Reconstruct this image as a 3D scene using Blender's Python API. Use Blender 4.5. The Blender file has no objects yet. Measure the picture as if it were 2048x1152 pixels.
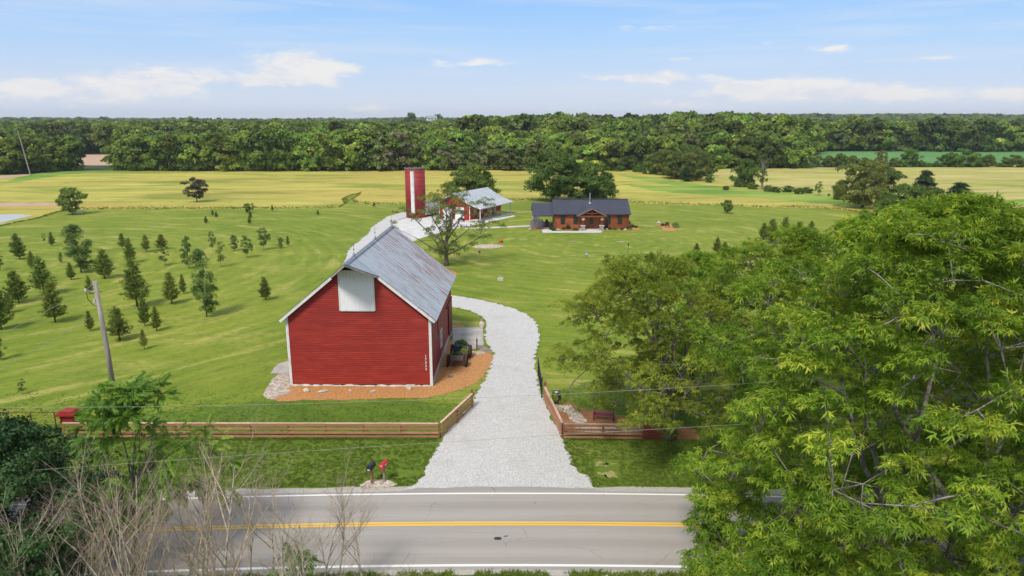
import bpy, bmesh, math, random
import numpy as np
from mathutils import Vector, Matrix, noise

S = bpy.context.scene
COL = S.collection
R = math.radians

# ------------------------------------------------------------------ camera
CAM_H = 20.0
PITCH = R(13.5)
FOC = 1400.0 / 2048.0
cam_d = bpy.data.cameras.new("drone_camera")
cam_d.sensor_width = 36.0
cam_d.lens = 36.0 * FOC
cam_d.clip_start = 0.5
cam_d.clip_end = 30000.0
cam = bpy.data.objects.new("drone_camera", cam_d)
COL.objects.link(cam)
cam.location = (0, 0, CAM_H)
cam.rotation_euler = (R(90) - PITCH, 0, 0)
S.camera = cam

# ------------------------------------------------------------------ light
SUN_AZ = R(-154)      # compass bearing of the sun seen from the farm, 0 = away from the camera
SUN_EL = R(54)
SKY_STRENGTH = 0.122
SUN_STRENGTH = 2.3
EXPOSURE = 0.64
S.view_settings.view_transform = 'Standard'
S.view_settings.look = 'None'
S.view_settings.gamma = 1.0
S.view_settings.use_curve_mapping = False
S.view_settings.exposure = EXPOSURE
S.render.engine = 'CYCLES'
S.cycles.use_denoising = True
S.cycles.max_bounces = 6
S.cycles.diffuse_bounces = 3
S.cycles.glossy_bounces = 2
S.cycles.transmission_bounces = 3
S.cycles.transparent_max_bounces = 6
S.cycles.volume_bounces = 0
S.cycles.volume_step_rate = 4.0
S.cycles.use_fast_gi = False

sun_dir = Vector((math.sin(SUN_AZ) * math.cos(SUN_EL), math.cos(SUN_AZ) * math.cos(SUN_EL), math.sin(SUN_EL)))
sl = bpy.data.lights.new("sun", 'SUN')
sl.energy = SUN_STRENGTH
sl.angle = R(14)
sl.color = (1.0, 0.95, 0.87)
sun = bpy.data.objects.new("sun", sl)
COL.objects.link(sun)
sun.location = (-60, -60, 120)
sun.rotation_euler = sun_dir.to_track_quat('Z', 'Y').to_euler()


class NT:
    """small helper round a node tree"""
    def __init__(s, tree):
        s.t = tree
        s.t.nodes.clear()

    def n(s, kind, ins=None, **props):
        nd = s.t.nodes.new(kind)
        for k, v in props.items():
            setattr(nd, k, v)
        for k, v in (ins or {}).items():
            sock = nd.inputs[k]
            if isinstance(v, bpy.types.NodeSocket):
                s.t.links.new(v, sock)
            else:
                sock.default_value = v
        return nd

    def m(s, op, a, b=None, c=None, clamp=False):
        nd = s.t.nodes.new('ShaderNodeMath')
        nd.operation = op
        nd.use_clamp = clamp
        for i, v in enumerate((a, b, c)):
            if v is None:
                continue
            if isinstance(v, bpy.types.NodeSocket):
                s.t.links.new(v, nd.inputs[i])
            else:
                nd.inputs[i].default_value = v
        return nd.outputs[0]

    def mix(s, f, a, b, blend='MIX'):
        nd = s.t.nodes.new('ShaderNodeMix')
        nd.data_type = 'RGBA'
        nd.blend_type = blend
        for i, v in ((0, f), (6, a), (7, b)):
            if isinstance(v, bpy.types.NodeSocket):
                s.t.links.new(v, nd.inputs[i])
            else:
                nd.inputs[i].default_value = (*v, 1.0) if isinstance(v, tuple) and len(v) == 3 else v
        return nd.outputs[2]

    def ramp(s, f, stops, interp='LINEAR'):
        nd = s.t.nodes.new('ShaderNodeValToRGB')
        nd.color_ramp.interpolation = interp
        el = nd.color_ramp.elements
        while len(el) < len(stops):
            el.new(0.5)
        for e, (p, c) in zip(el, stops):
            e.position = p
            e.color = (*c, 1.0) if len(c) == 3 else c
        if isinstance(f, bpy.types.NodeSocket):
            s.t.links.new(f, nd.inputs[0])
        return nd.outputs[0]

    def noise(s, vec, scale, detail=3.0, rough=0.55, dist=0.0):
        nd = s.n('ShaderNodeTexNoise', {'Scale': scale, 'Detail': detail, 'Roughness': rough, 'Distortion': dist})
        s.t.links.new(vec, nd.inputs['Vector'])
        return nd.outputs['Fac']

    def mapping(s, vec, scale=(1, 1, 1), rot=(0, 0, 0), loc=(0, 0, 0)):
        nd = s.n('ShaderNodeMapping', {'Scale': scale, 'Rotation': rot, 'Location': loc})
        s.t.links.new(vec, nd.inputs['Vector'])
        return nd.outputs[0]

    def step(s, x, lo, hi):
        nd = s.t.nodes.new('ShaderNodeMapRange')
        nd.interpolation_type = 'SMOOTHSTEP'
        nd.clamp = True
        for i, v in enumerate((x, lo, hi, 0.0, 1.0)):
            if isinstance(v, bpy.types.NodeSocket):
                s.t.links.new(v, nd.inputs[i])
            else:
                nd.inputs[i].default_value = v
        return nd.outputs[0]


# ------------------------------------------------------------------ sky
world = bpy.data.worlds.new("World")
S.world = world
world.use_nodes = True
w = NT(world.node_tree)
sky = w.n('ShaderNodeTexSky', sky_type='NISHITA', sun_disc=False, sun_elevation=SUN_EL,
          sun_rotation=SUN_AZ, air_density=1.0, dust_density=0.6, ozone_density=2.0, altitude=300.0)
tc = w.n('ShaderNodeTexCoord').outputs['Generated']
sep = w.n('ShaderNodeSeparateXYZ', {0: tc})
dx, dy_, dz_ = sep.outputs
az = w.m('MULTIPLY', w.m('ARCTAN2', dx, dy_), 57.2958)
el_ = w.m('MULTIPLY', w.m('ARCSINE', dz_), 57.2958)
cv = w.n('ShaderNodeCombineXYZ', {0: az, 1: w.m('MULTIPLY', el_, 3.0), 2: 0.0}).outputs[0]
n1 = w.noise(cv, 0.30, 8.0, 0.66, 0.35)
n2 = w.noise(w.mapping(cv, (1, 1, 1), loc=(31, 7, 3)), 0.055, 3.0, 0.5)
wob = w.m('MULTIPLY', w.m('SUBTRACT', n1, 0.5), 2.6)


def px_dir(px, py):
    u, v = (px - 1024) / 1400.0, (576 - py) / 1400.0
    x, y, z = u, math.cos(PITCH) + v * math.sin(PITCH), -math.sin(PITCH) + v * math.cos(PITCH)
    return math.degrees(math.atan2(x, y)), math.degrees(math.atan2(z, math.hypot(x, y)))


cloud = None
# bearing and height above the horizon of the cloud banks, with their half sizes (degrees) and thickness
for (cx, cy, hw, hh, st) in ((320, 160, 105, 30, 1.0), (150, 182, 140, 24, .8), (20, 172, 80, 18, .65), (410, 152, 40, 10, .3), (590, 128, 72, 26, 1.15),
                             (530, 166, 50, 8, .8), (700, 135, 26, 8, .75), (610, 154, 105, 16, .85), (940, 125, 90, 9, .7),
                             (750, 218, 60, 11, .8), (1500, 176, 110, 22, 1.1), (1640, 182, 110, 22, 1.0), (1790, 188, 110, 20, .95),
                             (1340, 156, 60, 13, .9), (1240, 155, 60, 9, .7), (1380, 208, 110, 12, .6), (2010, 188, 70, 18, .8),
                             (1670, 98, 52, 12, .75), (1865, 116, 40, 7, .6), (1368, 118, 30, 5, .5), (1180, 222, 70, 8, .4),
                             (1320, 55, 220, 16, .3), (1560, 85, 160, 9, .25), (1990, 12, 80, 9, .3)):
    a0, e0 = px_dir(cx, cy)
    a1, e1 = px_dir(cx + hw, cy - hh)
    sa, se = 1.0 / abs(a1 - a0), 1.0 / max(abs(e1 - e0), .15)
    qa = w.m('MULTIPLY', w.m('SUBTRACT', az, a0), sa)
    qe = w.m('MULTIPLY', w.m('SUBTRACT', el_, e0), se)
    d2 = w.m('ADD', w.m('MULTIPLY', qa, qa), w.m('MULTIPLY', qe, qe))
    g = w.m('MULTIPLY', w.m('EXPONENT', w.m('MULTIPLY', d2, -0.8)), st)
    cloud = g if cloud is None else w.m('ADD', cloud, g)
# the same sort of cloud round the unseen sky, cover raised to whiten ambient light
back = w.step(w.m('ABSOLUTE', az), 40.0, 60.0)
gen = w.m('MULTIPLY', w.m('MULTIPLY', w.step(n2, .36, .58), 0.9), w.m('MAXIMUM', back, w.step(el_, 14.0, 24.0)))
cloud = w.m('ADD', cloud, gen)
dens = w.step(w.m('ADD', cloud, w.m('MULTIPLY', wob, 0.95)), 0.26, 0.98)
dens = w.m('MULTIPLY', dens, w.step(cloud, 0.05, 0.30))
dens = w.m('MULTIPLY', dens, w.step(el_, 0.0, 0.7))
# clear-sky colour: nishita blended with a pale horizon-to-blue run all round
grad = w.ramp(w.m('DIVIDE', el_, 90.0, clamp=True), [(0.0, (3.65, 3.95, 4.65)), (0.03, (2.95, 3.55, 4.7)), (0.065, (2.2, 3.35, 5.0)), (0.10, (1.55, 2.95, 5.15)), (0.30, (1.15, 2.1, 4.0)), (1.0, (.8, 1.5, 3.1))])
base_sky = w.mix(0.88, sky.outputs[0], grad)
wisp = w.m('MULTIPLY', w.step(w.noise(w.mapping(cv, (.30, 1.7, 1), rot=(0, 0, R(-7)), loc=(5, 9, 0)), 0.16, 5.0, .6, .4), .42, .72), 0.42)
base_sky = w.mix(wisp, base_sky, (4.0, 4.25, 4.7))
col = w.mix(dens, base_sky, w.mix(w.step(n1, .30, .60), (3.95, 4.1, 4.6), (4.75, 4.7, 4.65)))
bg = w.n('ShaderNodeBackground', {0: col, 1: SKY_STRENGTH})
out = w.n('ShaderNodeOutputWorld', {0: bg.outputs[0]})

# ------------------------------------------------------------------ helpers: survey, tagging, mesh
SP, CP = math.sin(PITCH), math.cos(PITCH)


def G(px, py, z=0.0):
    """ground point surveyed from the drone picture"""
    u, v = (px - 1024) / 1400.0, (576 - py) / 1400.0
    t = (z - CAM_H) / (-SP + v * CP)
    return (u * t, (CP + v * SP) * t)


def zat(py, y):
    v = (576 - py) / 1400.0
    return CAM_H + (-SP + v * CP) / (CP + v * SP) * y


def tag(o, label=None, cat=None, group=None, kind=None):
    if label: o['label'] = label
    if cat: o['category'] = cat
    if group: o['group'] = group
    if kind: o['kind'] = kind
    return o


def empty(name, loc=(0, 0, 0), rz=0.0, label=None, cat=None, group=None, kind=None):
    o = bpy.data.objects.new(name, None)
    o.location = loc
    o.rotation_euler = (0, 0, rz)
    o.empty_display_size = 0.2
    COL.objects.link(o)
    return tag(o, label, cat, group, kind)


def link(name, me, parent=None, loc=(0, 0, 0), rot=(0, 0, 0), scale=(1, 1, 1)):
    o = bpy.data.objects.new(name, me)
    COL.objects.link(o)
    o.location = loc
    o.rotation_euler = rot
    o.scale = scale
    if parent is not None:
        o.parent = parent
    return o


def copy_tree(o, parent=None):
    c = o.copy()
    COL.objects.link(c)
    c.parent = parent
    for ch in list(o.children):
        copy_tree(ch, c)
    return c


class MB:
    def __init__(s):
        s.v, s.f = [], []

    def add(s, vs, fs):
        b = len(s.v)
        s.v.extend([tuple(p) for p in vs])
        s.f.extend([tuple(i + b for i in f) for f in fs])
        return s

    def box(s, c, d, rot=None):
        x, y, z = d[0] / 2, d[1] / 2, d[2] / 2
        vs = [Vector((sx * x, sy * y, sz * z)) for sz in (-1, 1) for sy in (-1, 1) for sx in (-1, 1)]
        if rot is not None:
            M = rot if isinstance(rot, Matrix) else Matrix.Rotation(rot, 3, 'Z')
            vs = [M @ p for p in vs]
        c = Vector(c)
        return s.add([p + c for p in vs], [(0, 2, 3, 1), (4, 5, 7, 6), (0, 1, 5, 4), (2, 6, 7, 3), (0, 4, 6, 2), (1, 3, 7, 5)])

    def beam(s, a, b, wd, ht, up=(0, 0, 1)):
        a, b = Vector(a), Vector(b)
        d = (b - a)
        L = d.length
        d.normalize()
        up = Vector(up)
        side = d.cross(up)
        if side.length < 1e-5:
            side = d.cross(Vector((1, 0, 0)))
        side.normalize()
        u = side.cross(d)
        M = Matrix((d, side, u)).transposed()
        return s.box((a + b) / 2, (L, wd, ht), M)

    def tube(s, pts, rad, n=8, cap=True):
        pts = [Vector(p) for p in pts]
        if not hasattr(rad, '__len__'):
            rad = [rad] * len(pts)
        b = len(s.v)
        prev = None
        for i, p in enumerate(pts):
            d = (pts[min(i + 1, len(pts) - 1)] - pts[max(i - 1, 0)])
            if d.length < 1e-9:
                d = Vector((0, 0, 1))
            d.normalize()
            if prev is None:
                x = d.orthogonal().normalized()
            else:
                x = prev - d * prev.dot(d)
                x = x.normalized() if x.length > 1e-6 else d.orthogonal().normalized()
            prev = x
            y = d.cross(x)
            for k in range(n):
                a = 2 * math.pi * k / n
                s.v.append(tuple(p + (x * math.cos(a) + y * math.sin(a)) * rad[i]))
        for i in range(len(pts) - 1):
            for k in range(n):
                k2 = (k + 1) % n
                s.f.append((b + i * n + k, b + i * n + k2, b + (i + 1) * n + k2, b + (i + 1) * n + k))
        if cap:
            s.f.append(tuple(b + k for k in reversed(range(n))))
            s.f.append(tuple(b + (len(pts) - 1) * n + k for k in range(n)))
        return s

    def lathe(s, prof, c=(0, 0, 0), n=16):
        b = len(s.v)
        c = Vector(c)
        for r, z in prof:
            for k in range(n):
                a = 2 * math.pi * k / n
                s.v.append(tuple(c + Vector((r * math.cos(a), r * math.sin(a), z))))
        for i in range(len(prof) - 1):
            for k in range(n):
                k2 = (k + 1) % n
                s.f.append((b + i * n + k, b + i * n + k2, b + (i + 1) * n + k2, b + (i + 1) * n + k))
        s.f.append(tuple(b + k for k in reversed(range(n))))
        s.f.append(tuple(b + (len(prof) - 1) * n + k for k in range(n)))
        return s

    def prism(s, poly, off):
        """poly: list of 3d points (planar), off: extrusion vector"""
        n = len(poly)
        off = Vector(off)
        vs = [Vector(p) for p in poly] + [Vector(p) + off for p in poly]
        fs = [tuple(range(n)), tuple(reversed(range(n, 2 * n)))]
        fs += [(i, i + n, (i + 1) % n + n, (i + 1) % n) for i in range(n)]
        return s.add(vs, fs)

    def blob(s, c, r, seed=0, sub=2, rough=.25):
        bm = bmesh.new()
        bmesh.ops.create_icosphere(bm, subdivisions=sub, radius=1.0)
        c = Vector(c)
        vs = []
        for v in bm.verts:
            k = 1 + rough * noise.noise(v.co * 1.7 + Vector((seed * 3.1, seed, 0)))
            vs.append(Vector((v.co.x * r[0] * k, v.co.y * r[1] * k, v.co.z * r[2] * k)) + c)
        fs = [tuple(v.index for v in f.verts) for f in bm.faces]
        bm.free()
        return s.add(vs, fs)

    def mesh(s, name, mat=None, smooth=False):
        me = bpy.data.meshes.new(name)
        me.from_pydata(s.v, [], s.f)
        me.update()
        bm = bmesh.new()
        bm.from_mesh(me)
        bmesh.ops.recalc_face_normals(bm, faces=bm.faces)
        bm.to_mesh(me)
        bm.free()
        if mat is not None:
            me.materials.append(mat)
        if smooth:
            me.polygons.foreach_set('use_smooth', [True] * len(me.polygons))
        return me

    def build(s, name, mat=None, parent=None, smooth=False, loc=(0, 0, 0), rot=(0, 0, 0)):
        return link(name, s.mesh(name, mat, smooth), parent, loc, rot)


# ------------------------------------------------------------------ materials
def new_mat(name):
    m = bpy.data.materials.new(name)
    m.use_nodes = True
    return m, NT(m.node_tree)


def finish(nt, color, rough=.7, metal=0.0, bump=None, bstr=.3, bdist=.05, spec=.3, extra=None):
    ins = {'Base Color': color if isinstance(color, bpy.types.NodeSocket) else (*color, 1.0), 'Roughness': rough, 'Metallic': metal, 'Specular IOR Level': spec}
    if extra: ins.update(extra)
    p = nt.n('ShaderNodeBsdfPrincipled', ins)
    if bump is not None:
        b = nt.n('ShaderNodeBump', {'Strength': bstr, 'Distance': bdist, 'Height': bump})
        nt.t.links.new(b.outputs[0], p.inputs['Normal'])
    nt.n('ShaderNodeOutputMaterial', {0: p.outputs[0]})
    return p


def pos(nt):
    return nt.n('ShaderNodeNewGeometry').outputs['Position']


def objco(nt):
    return nt.n('ShaderNodeTexCoord').outputs['Object']


def simple(name, c1, c2=None, scale=3.0, rough=.7, metal=0.0, stretch=(1, 1, 1), bstr=.2, bdist=.02, spec=.3, detail=4, lo=.35, hi=.65, rnd=0.0):
    m, nt = new_mat(name)
    c2 = c2 or tuple(x * .8 for x in c1)
    v = nt.mapping(pos(nt), stretch)
    f = nt.noise(v, scale, detail)
    c = nt.mix(nt.step(f, lo, hi), c1, c2)
    if rnd:
        oi = nt.n('ShaderNodeObjectInfo').outputs['Random']
        k = nt.m('ADD', nt.m('MULTIPLY', oi, rnd), 1 - rnd / 2)
        c = nt.n('ShaderNodeHueSaturation', {'Color': c, 'Value': k}).outputs[0]
    finish(nt, c, rough, metal, f, bstr, bdist, spec)
    return m


def foliage_mat(name, dark, light, tip=None, trans=.32, rnd=.35, big=.12, sat=1.0):
    """leaf colour: tint attribute runs dark -> light -> tip, varied per tree and by patches"""
    m, nt = new_mat(name)
    a = nt.n('ShaderNodeAttribute', attribute_name='tint').outputs['Fac']
    tip = tip or tuple(min(1, x * 1.3) for x in light)
    c = nt.ramp(a, [(0.0, dark), (0.55, light), (1.0, tip)])
    oi = nt.n('ShaderNodeObjectInfo').outputs['Random']
    nb = nt.noise(pos(nt), big, 2.0)
    k = nt.m('ADD', nt.m('MULTIPLY', oi, rnd), 1 - rnd / 2)
    k = nt.m('MULTIPLY', k, nt.m('ADD', nt.m('MULTIPLY', nb, .7), .65))
    h = nt.m('ADD', nt.m('MULTIPLY', nt.m('FRACT', nt.m('MULTIPLY', oi, 7.31)), .035), .4825)
    c = nt.n('ShaderNodeHueSaturation', {'Color': c, 'Value': k, 'Hue': h, 'Saturation': sat}).outputs[0]
    d = nt.n('ShaderNodeBsdfPrincipled', {'Base Color': c, 'Roughness': .55, 'Specular IOR Level': .25})
    tcol = nt.mix(.5, c, nt.mix(1.0, c, (1.0, 1.0, .45), 'MULTIPLY'))
    t = nt.n('ShaderNodeBsdfTranslucent', {'Color': tcol})
    mx = nt.n('ShaderNodeMixShader', {0: trans, 1: d.outputs[0], 2: t.outputs[0]})
    nt.n('ShaderNodeOutputMaterial', {0: mx.outputs[0]})
    return m

# ================================================================== GROUND
def terrain(x, y):
    r = math.hypot(x, y)
    def ss(a, b, t):
        t = min(1, max(0, (t - a) / (b - a)))
        return t * t * (3 - 2 * t)
    k = ss(500, 1500, r)
    h = k * (-1 + 5 * noise.noise(Vector((x / 900, y / 900, 1.7))) + 2.5 * noise.noise(Vector((x / 260, y / 260, 4.1))))
    h += ss(1500, 2600, r) * (3 + 12 * noise.noise(Vector((x / 700 + 5, y / 1100, 9.7))))
    az = math.atan2(x, y)
    h += ss(900, 1900, r) * 11 * ss(.02, .30, az)
    return h


def lawn_mat(name, base, dark, yellow, straw, stripes=.10, streak=1.0):
    m, nt = new_mat(name)
    p = pos(nt)
    sp = nt.n('ShaderNodeSeparateXYZ', {0: p}).outputs
    # mowing passes run in rings round the tree plantation on one side and the house on the other
    def ring(cx, cy, per):
        x = nt.m('SUBTRACT', sp[0], cx)
        y = nt.m('SUBTRACT', sp[1], cy)
        d = nt.m('SQRT', nt.m('ADD', nt.m('MULTIPLY', x, x), nt.m('MULTIPLY', y, y)))
        d = nt.m('ADD', d, nt.m('MULTIPLY', nt.noise(p, .022, 2), 9.0))
        th = nt.m('ARCTAN2', y, x)
        co = nt.n('ShaderNodeCombineXYZ', {0: nt.m('MULTIPLY', d, 1.0), 1: nt.m('MULTIPLY', th, 9.0), 2: 0.0}).outputs[0]
        s = nt.m('SINE', nt.m('MULTIPLY', d, 6.2832 / per))
        f = nt.noise(co, 1.1, 5.0, .65)
        g = nt.noise(co, .35, 3.0, .6)
        return s, f, g
    s1, f1, g1 = ring(-75, 95, 2.3)
    s2, f2, g2 = ring(16, 118, 2.3)
    side = nt.step(nt.m('ADD', sp[0], nt.m('MULTIPLY', nt.noise(p, .05, 2), 10)), -16, -6)
    s = nt.m('ADD', nt.m('MULTIPLY', s1, nt.m('SUBTRACT', 1, side)), nt.m('MULTIPLY', s2, side))
    f = nt.m('ADD', nt.m('MULTIPLY', f1, nt.m('SUBTRACT', 1, side)), nt.m('MULTIPLY', f2, side))
    g = nt.m('ADD', nt.m('MULTIPLY', g1, nt.m('SUBTRACT', 1, side)), nt.m('MULTIPLY', g2, side))
    c = nt.mix(nt.step(f, .34, .62), tuple(.75 * a_ + .25 * b_ for a_, b_ in zip(dark, base)), base)
    big = nt.noise(p, .035, 4, .6)
    c = nt.mix(nt.m('MULTIPLY', nt.step(big, .42, .64), .65), c, yellow)
    wide = nt.n('ShaderNodeCombineXYZ', {0: nt.m('MULTIPLY', sp[0], .45), 1: sp[1], 2: 0.0}).outputs[0]
    c = nt.mix(nt.m('MULTIPLY', nt.step(nt.noise(nt.mapping(wide, loc=(7, 21, 0)), .16, 6, .7), .50, .70), .50 * streak), c, straw)
    c = nt.mix(nt.m('MULTIPLY', nt.step(nt.noise(nt.mapping(p, loc=(17, 5, 0)), .33, 6, .72), .50, .66), .45), c, dark)
    c = nt.mix(nt.m('MULTIPLY', nt.step(nt.noise(nt.mapping(p, loc=(40, 3, 0)), .05, 3, .6), .5, .66), .40), c, dark)
    c = nt.mix(nt.m('MULTIPLY', nt.step(g, .54, .68), .60 * streak), c, straw)
    fine = nt.noise(p, 5.5, 4, .7)
    c = nt.mix(nt.m('MULTIPLY', nt.step(fine, .45, .70), .65), c, yellow)
    c = nt.mix(nt.m('MULTIPLY', nt.step(nt.noise(p, 1.5, 5, .75), .48, .66), .6), c, dark)
    k = nt.m('ADD', nt.m('MULTIPLY', s, stripes), 1.0)
    c = nt.n('ShaderNodeHueSaturation', {'Color': c, 'Value': k}).outputs[0]
    hgt = nt.m('ADD', nt.m('MULTIPLY', nt.noise(p, 9.0, 4, .75), .6), nt.m('MULTIPLY', f, .8))
    finish(nt, c, .85, 0, hgt, .8, .09, .1)
    return m


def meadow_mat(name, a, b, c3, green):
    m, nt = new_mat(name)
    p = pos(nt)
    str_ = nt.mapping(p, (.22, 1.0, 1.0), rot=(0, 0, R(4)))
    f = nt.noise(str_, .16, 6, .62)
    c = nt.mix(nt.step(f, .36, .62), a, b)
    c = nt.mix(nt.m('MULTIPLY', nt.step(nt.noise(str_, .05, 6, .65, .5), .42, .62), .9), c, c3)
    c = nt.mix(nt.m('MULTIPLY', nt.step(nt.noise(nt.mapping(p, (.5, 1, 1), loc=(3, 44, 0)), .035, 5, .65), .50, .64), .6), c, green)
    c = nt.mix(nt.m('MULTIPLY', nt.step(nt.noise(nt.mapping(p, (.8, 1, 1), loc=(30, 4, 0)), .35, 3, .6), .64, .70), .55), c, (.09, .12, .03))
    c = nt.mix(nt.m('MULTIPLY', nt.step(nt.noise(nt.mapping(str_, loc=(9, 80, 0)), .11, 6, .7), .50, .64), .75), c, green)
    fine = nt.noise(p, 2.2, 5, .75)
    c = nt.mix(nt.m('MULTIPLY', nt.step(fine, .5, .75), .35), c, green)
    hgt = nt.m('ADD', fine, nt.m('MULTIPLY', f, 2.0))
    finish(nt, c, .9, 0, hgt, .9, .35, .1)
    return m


def gravel_mat(name, a, b, dust, scale=16.0):
    m, nt = new_mat(name)
    p = pos(nt)
    vo = nt.n('ShaderNodeTexVoronoi', {'Vector': p, 'Scale': scale})
    r = nt.n('ShaderNodeSeparateColor', {0: vo.outputs['Color']}).outputs[0]
    c = nt.mix(r, a, b)
    c = nt.mix(nt.m('MULTIPLY', nt.step(nt.noise(p, .45, 5, .65), .5, .72), .5), c, dust)
    c = nt.mix(nt.m('MULTIPLY', nt.step(nt.noise(p, 2.5, 5, .7), .62, .74), .45), c, tuple(x * .62 for x in dust))
    hgt = nt.m('ADD', nt.m('MULTIPLY', vo.outputs['Distance'], -1.0), nt.noise(p, 4, 4, .7))
    finish(nt, c, .9, 0, hgt, .7, .04, .15)
    return m


M_lawn = lawn_mat('mown_grass', (.182, .238, .026), (.100, .160, .014), (.265, .290, .040), (.44, .38, .11), stripes=.06)
M_verge = lawn_mat('verge_grass', (.115, .185, .022), (.065, .125, .014), (.175, .215, .034), (.28, .25, .10), stripes=.02, streak=.35)
M_meadow = meadow_mat('meadow_grass', (.56, .49, .115), (.38, .38, .070), (.47, .36, .09), (.18, .24, .035))  # its broad duller patches are grass tones, also standing in for cloud shading
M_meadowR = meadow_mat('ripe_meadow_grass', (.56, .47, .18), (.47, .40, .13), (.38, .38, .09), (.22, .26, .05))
M_bright = meadow_mat('lush_grass', (.24, .36, .055), (.17, .30, .04), (.34, .40, .08), (.10, .20, .035))
M_bean = meadow_mat('bean_crop', (.13, .27, .085), (.115, .25, .075), (.15, .29, .10), (.10, .21, .06))
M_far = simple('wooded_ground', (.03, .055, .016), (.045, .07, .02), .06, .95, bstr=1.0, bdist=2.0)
M_gravel = gravel_mat('white_gravel', (.42, .405, .38), (.62, .605, .575), (.42, .39, .345))
M_rocks = gravel_mat('river_pebbles', (.26, .20, .15), (.56, .46, .36), (.38, .29, .21), 7.0)
M_straw = simple('dry_thatch', (.34, .30, .13), (.22, .24, .06), 3.0, .95, bstr=.8, bdist=.05, detail=6)
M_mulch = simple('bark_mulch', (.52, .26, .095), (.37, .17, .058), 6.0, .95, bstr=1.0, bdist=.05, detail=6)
M_mulchR = simple('shaded_mulch', (.34, .155, .065), (.24, .105, .045), 6.0, .95, bstr=1.0, bdist=.05, detail=6)  # darker copy of the bark mulch, shade put into its colour
M_conc = simple('concrete', (.46, .435, .39), (.36, .335, .29), .8, .85, bstr=.2, detail=6)
M_concW = simple('pale_concrete', (.60, .585, .56), (.52, .505, .475), .5, .85, bstr=.15, detail=6)
M_soil = simple('bare_soil', (.48, .33, .22), (.42, .28, .18), .3, .95, bstr=.3)


def road_mat():
    m, nt = new_mat('worn_asphalt')
    p = pos(nt)
    sp = nt.n('ShaderNodeSeparateXYZ', {0: p}).outputs
    # distance across the road, following its slight bend
    xx = nt.m('MULTIPLY', nt.m('MULTIPLY', sp[0], sp[0]), 0.0017)
    cross = nt.m('SUBTRACT', nt.m('ADD', sp[1], xx), 31.84)
    a = nt.m('ABSOLUTE', cross)
    track = nt.m('ABSOLUTE', nt.m('SUBTRACT', nt.m('ABSOLUTE', nt.m('SUBTRACT', a, 1.65)), .85))
    worn = nt.m('SUBTRACT', 1.0, nt.step(track, .05, .75))
    f = nt.noise(p, 14, 5, .75)
    c = nt.mix(f, (.29, .262, .228), (.385, .352, .308))
    c = nt.mix(nt.m('MULTIPLY', worn, .45), c, (.40, .37, .33))
    lng = nt.noise(nt.mapping(p, (.06, 1.2, 1)), 1.0, 5, .65)
    c = nt.mix(nt.m('MULTIPLY', nt.step(lng, .42, .68), .45), c, (.26, .235, .205))
    mid = nt.m('SUBTRACT', 1.0, nt.step(nt.m('ABSOLUTE', nt.m('SUBTRACT', a, 1.65)), 0.0, .5))
    c = nt.mix(nt.m('MULTIPLY', mid, nt.m('MULTIPLY', nt.noise(nt.mapping(p, (.2, 1, 1)), .8, 4), .35)), c, (.22, .20, .175))
    # fine transverse and wandering cracks, tar spots
    vo = nt.n('ShaderNodeTexVoronoi', {'Vector': nt.mapping(nt.mix(.25, p, nt.n('ShaderNodeTexNoise', {'Vector': p, 'Scale': .9, 'Detail': 5.0}).outputs['Color'], 'ADD'), (.22, .35, 1)), 'Scale': 1.0}, feature='DISTANCE_TO_EDGE')
    crack = nt.m('MULTIPLY', nt.m('SUBTRACT', 1.0, nt.step(vo.outputs['Distance'], .001, .0045)), nt.step(nt.noise(p, .35, 3), .48, .6))
    c = nt.mix(nt.m('MULTIPLY', crack, .6), c, (.07, .065, .06))
    spot = nt.step(nt.noise(nt.mapping(p, loc=(3, 12, 0)), 2.3, 2, .5), .755, .78)
    c = nt.mix(nt.m('MULTIPLY', spot, .7), c, (.08, .075, .07))
    finish(nt, c, .82, 0, f, .35, .01, .3)
    return m


M_road = road_mat()
def paint_mat(name, c1, c2):
    m, nt = new_mat(name)
    p = pos(nt)
    wear = nt.step(nt.noise(p, 9, 6, .8), .60, .72)
    c = nt.mix(nt.m('MULTIPLY', nt.noise(nt.mapping(p, (.3, 2, 1)), 1.5, 4), .5), c1, c2)
    c = nt.mix(nt.m('MULTIPLY', wear, .5), c, (.30, .28, .25))
    finish(nt, c, .6, 0, None)
    return m
M_white = paint_mat('white_road_paint', (.82, .81, .77), (.68, .66, .62))
M_yellow = paint_mat('yellow_road_paint', (.86, .50, .035), (.76, .43, .04))

# --- base ground: flat farmland that climbs into low wooded hills far away
def axis(lim, near, n):
    t = np.linspace(-1, 1, n)
    return np.sign(t) * (near * np.abs(t) + (lim - near) * np.abs(t) ** 3.2)
xs = axis(5200, 500, 141)
ys = np.concatenate([np.linspace(-900, 0, 8)[:-1], np.linspace(0, 500, 14)[:-1], 500 + 5200 * np.linspace(0, 1, 90) ** 1.8])
vv = [(x, y, terrain(x, y)) for y in ys for x in xs]
nx = len(xs)
ff = [(j * nx + i, j * nx + i + 1, (j + 1) * nx + i + 1, (j + 1) * nx + i) for j in range(len(ys) - 1) for i in range(nx - 1)]
me = bpy.data.meshes.new('ground'); me.from_pydata(vv, [], ff); me.update()
me.polygons.foreach_set('use_smooth', [True] * len(me.polygons))
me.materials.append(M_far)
tag(link('ground', me), kind='structure')

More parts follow.
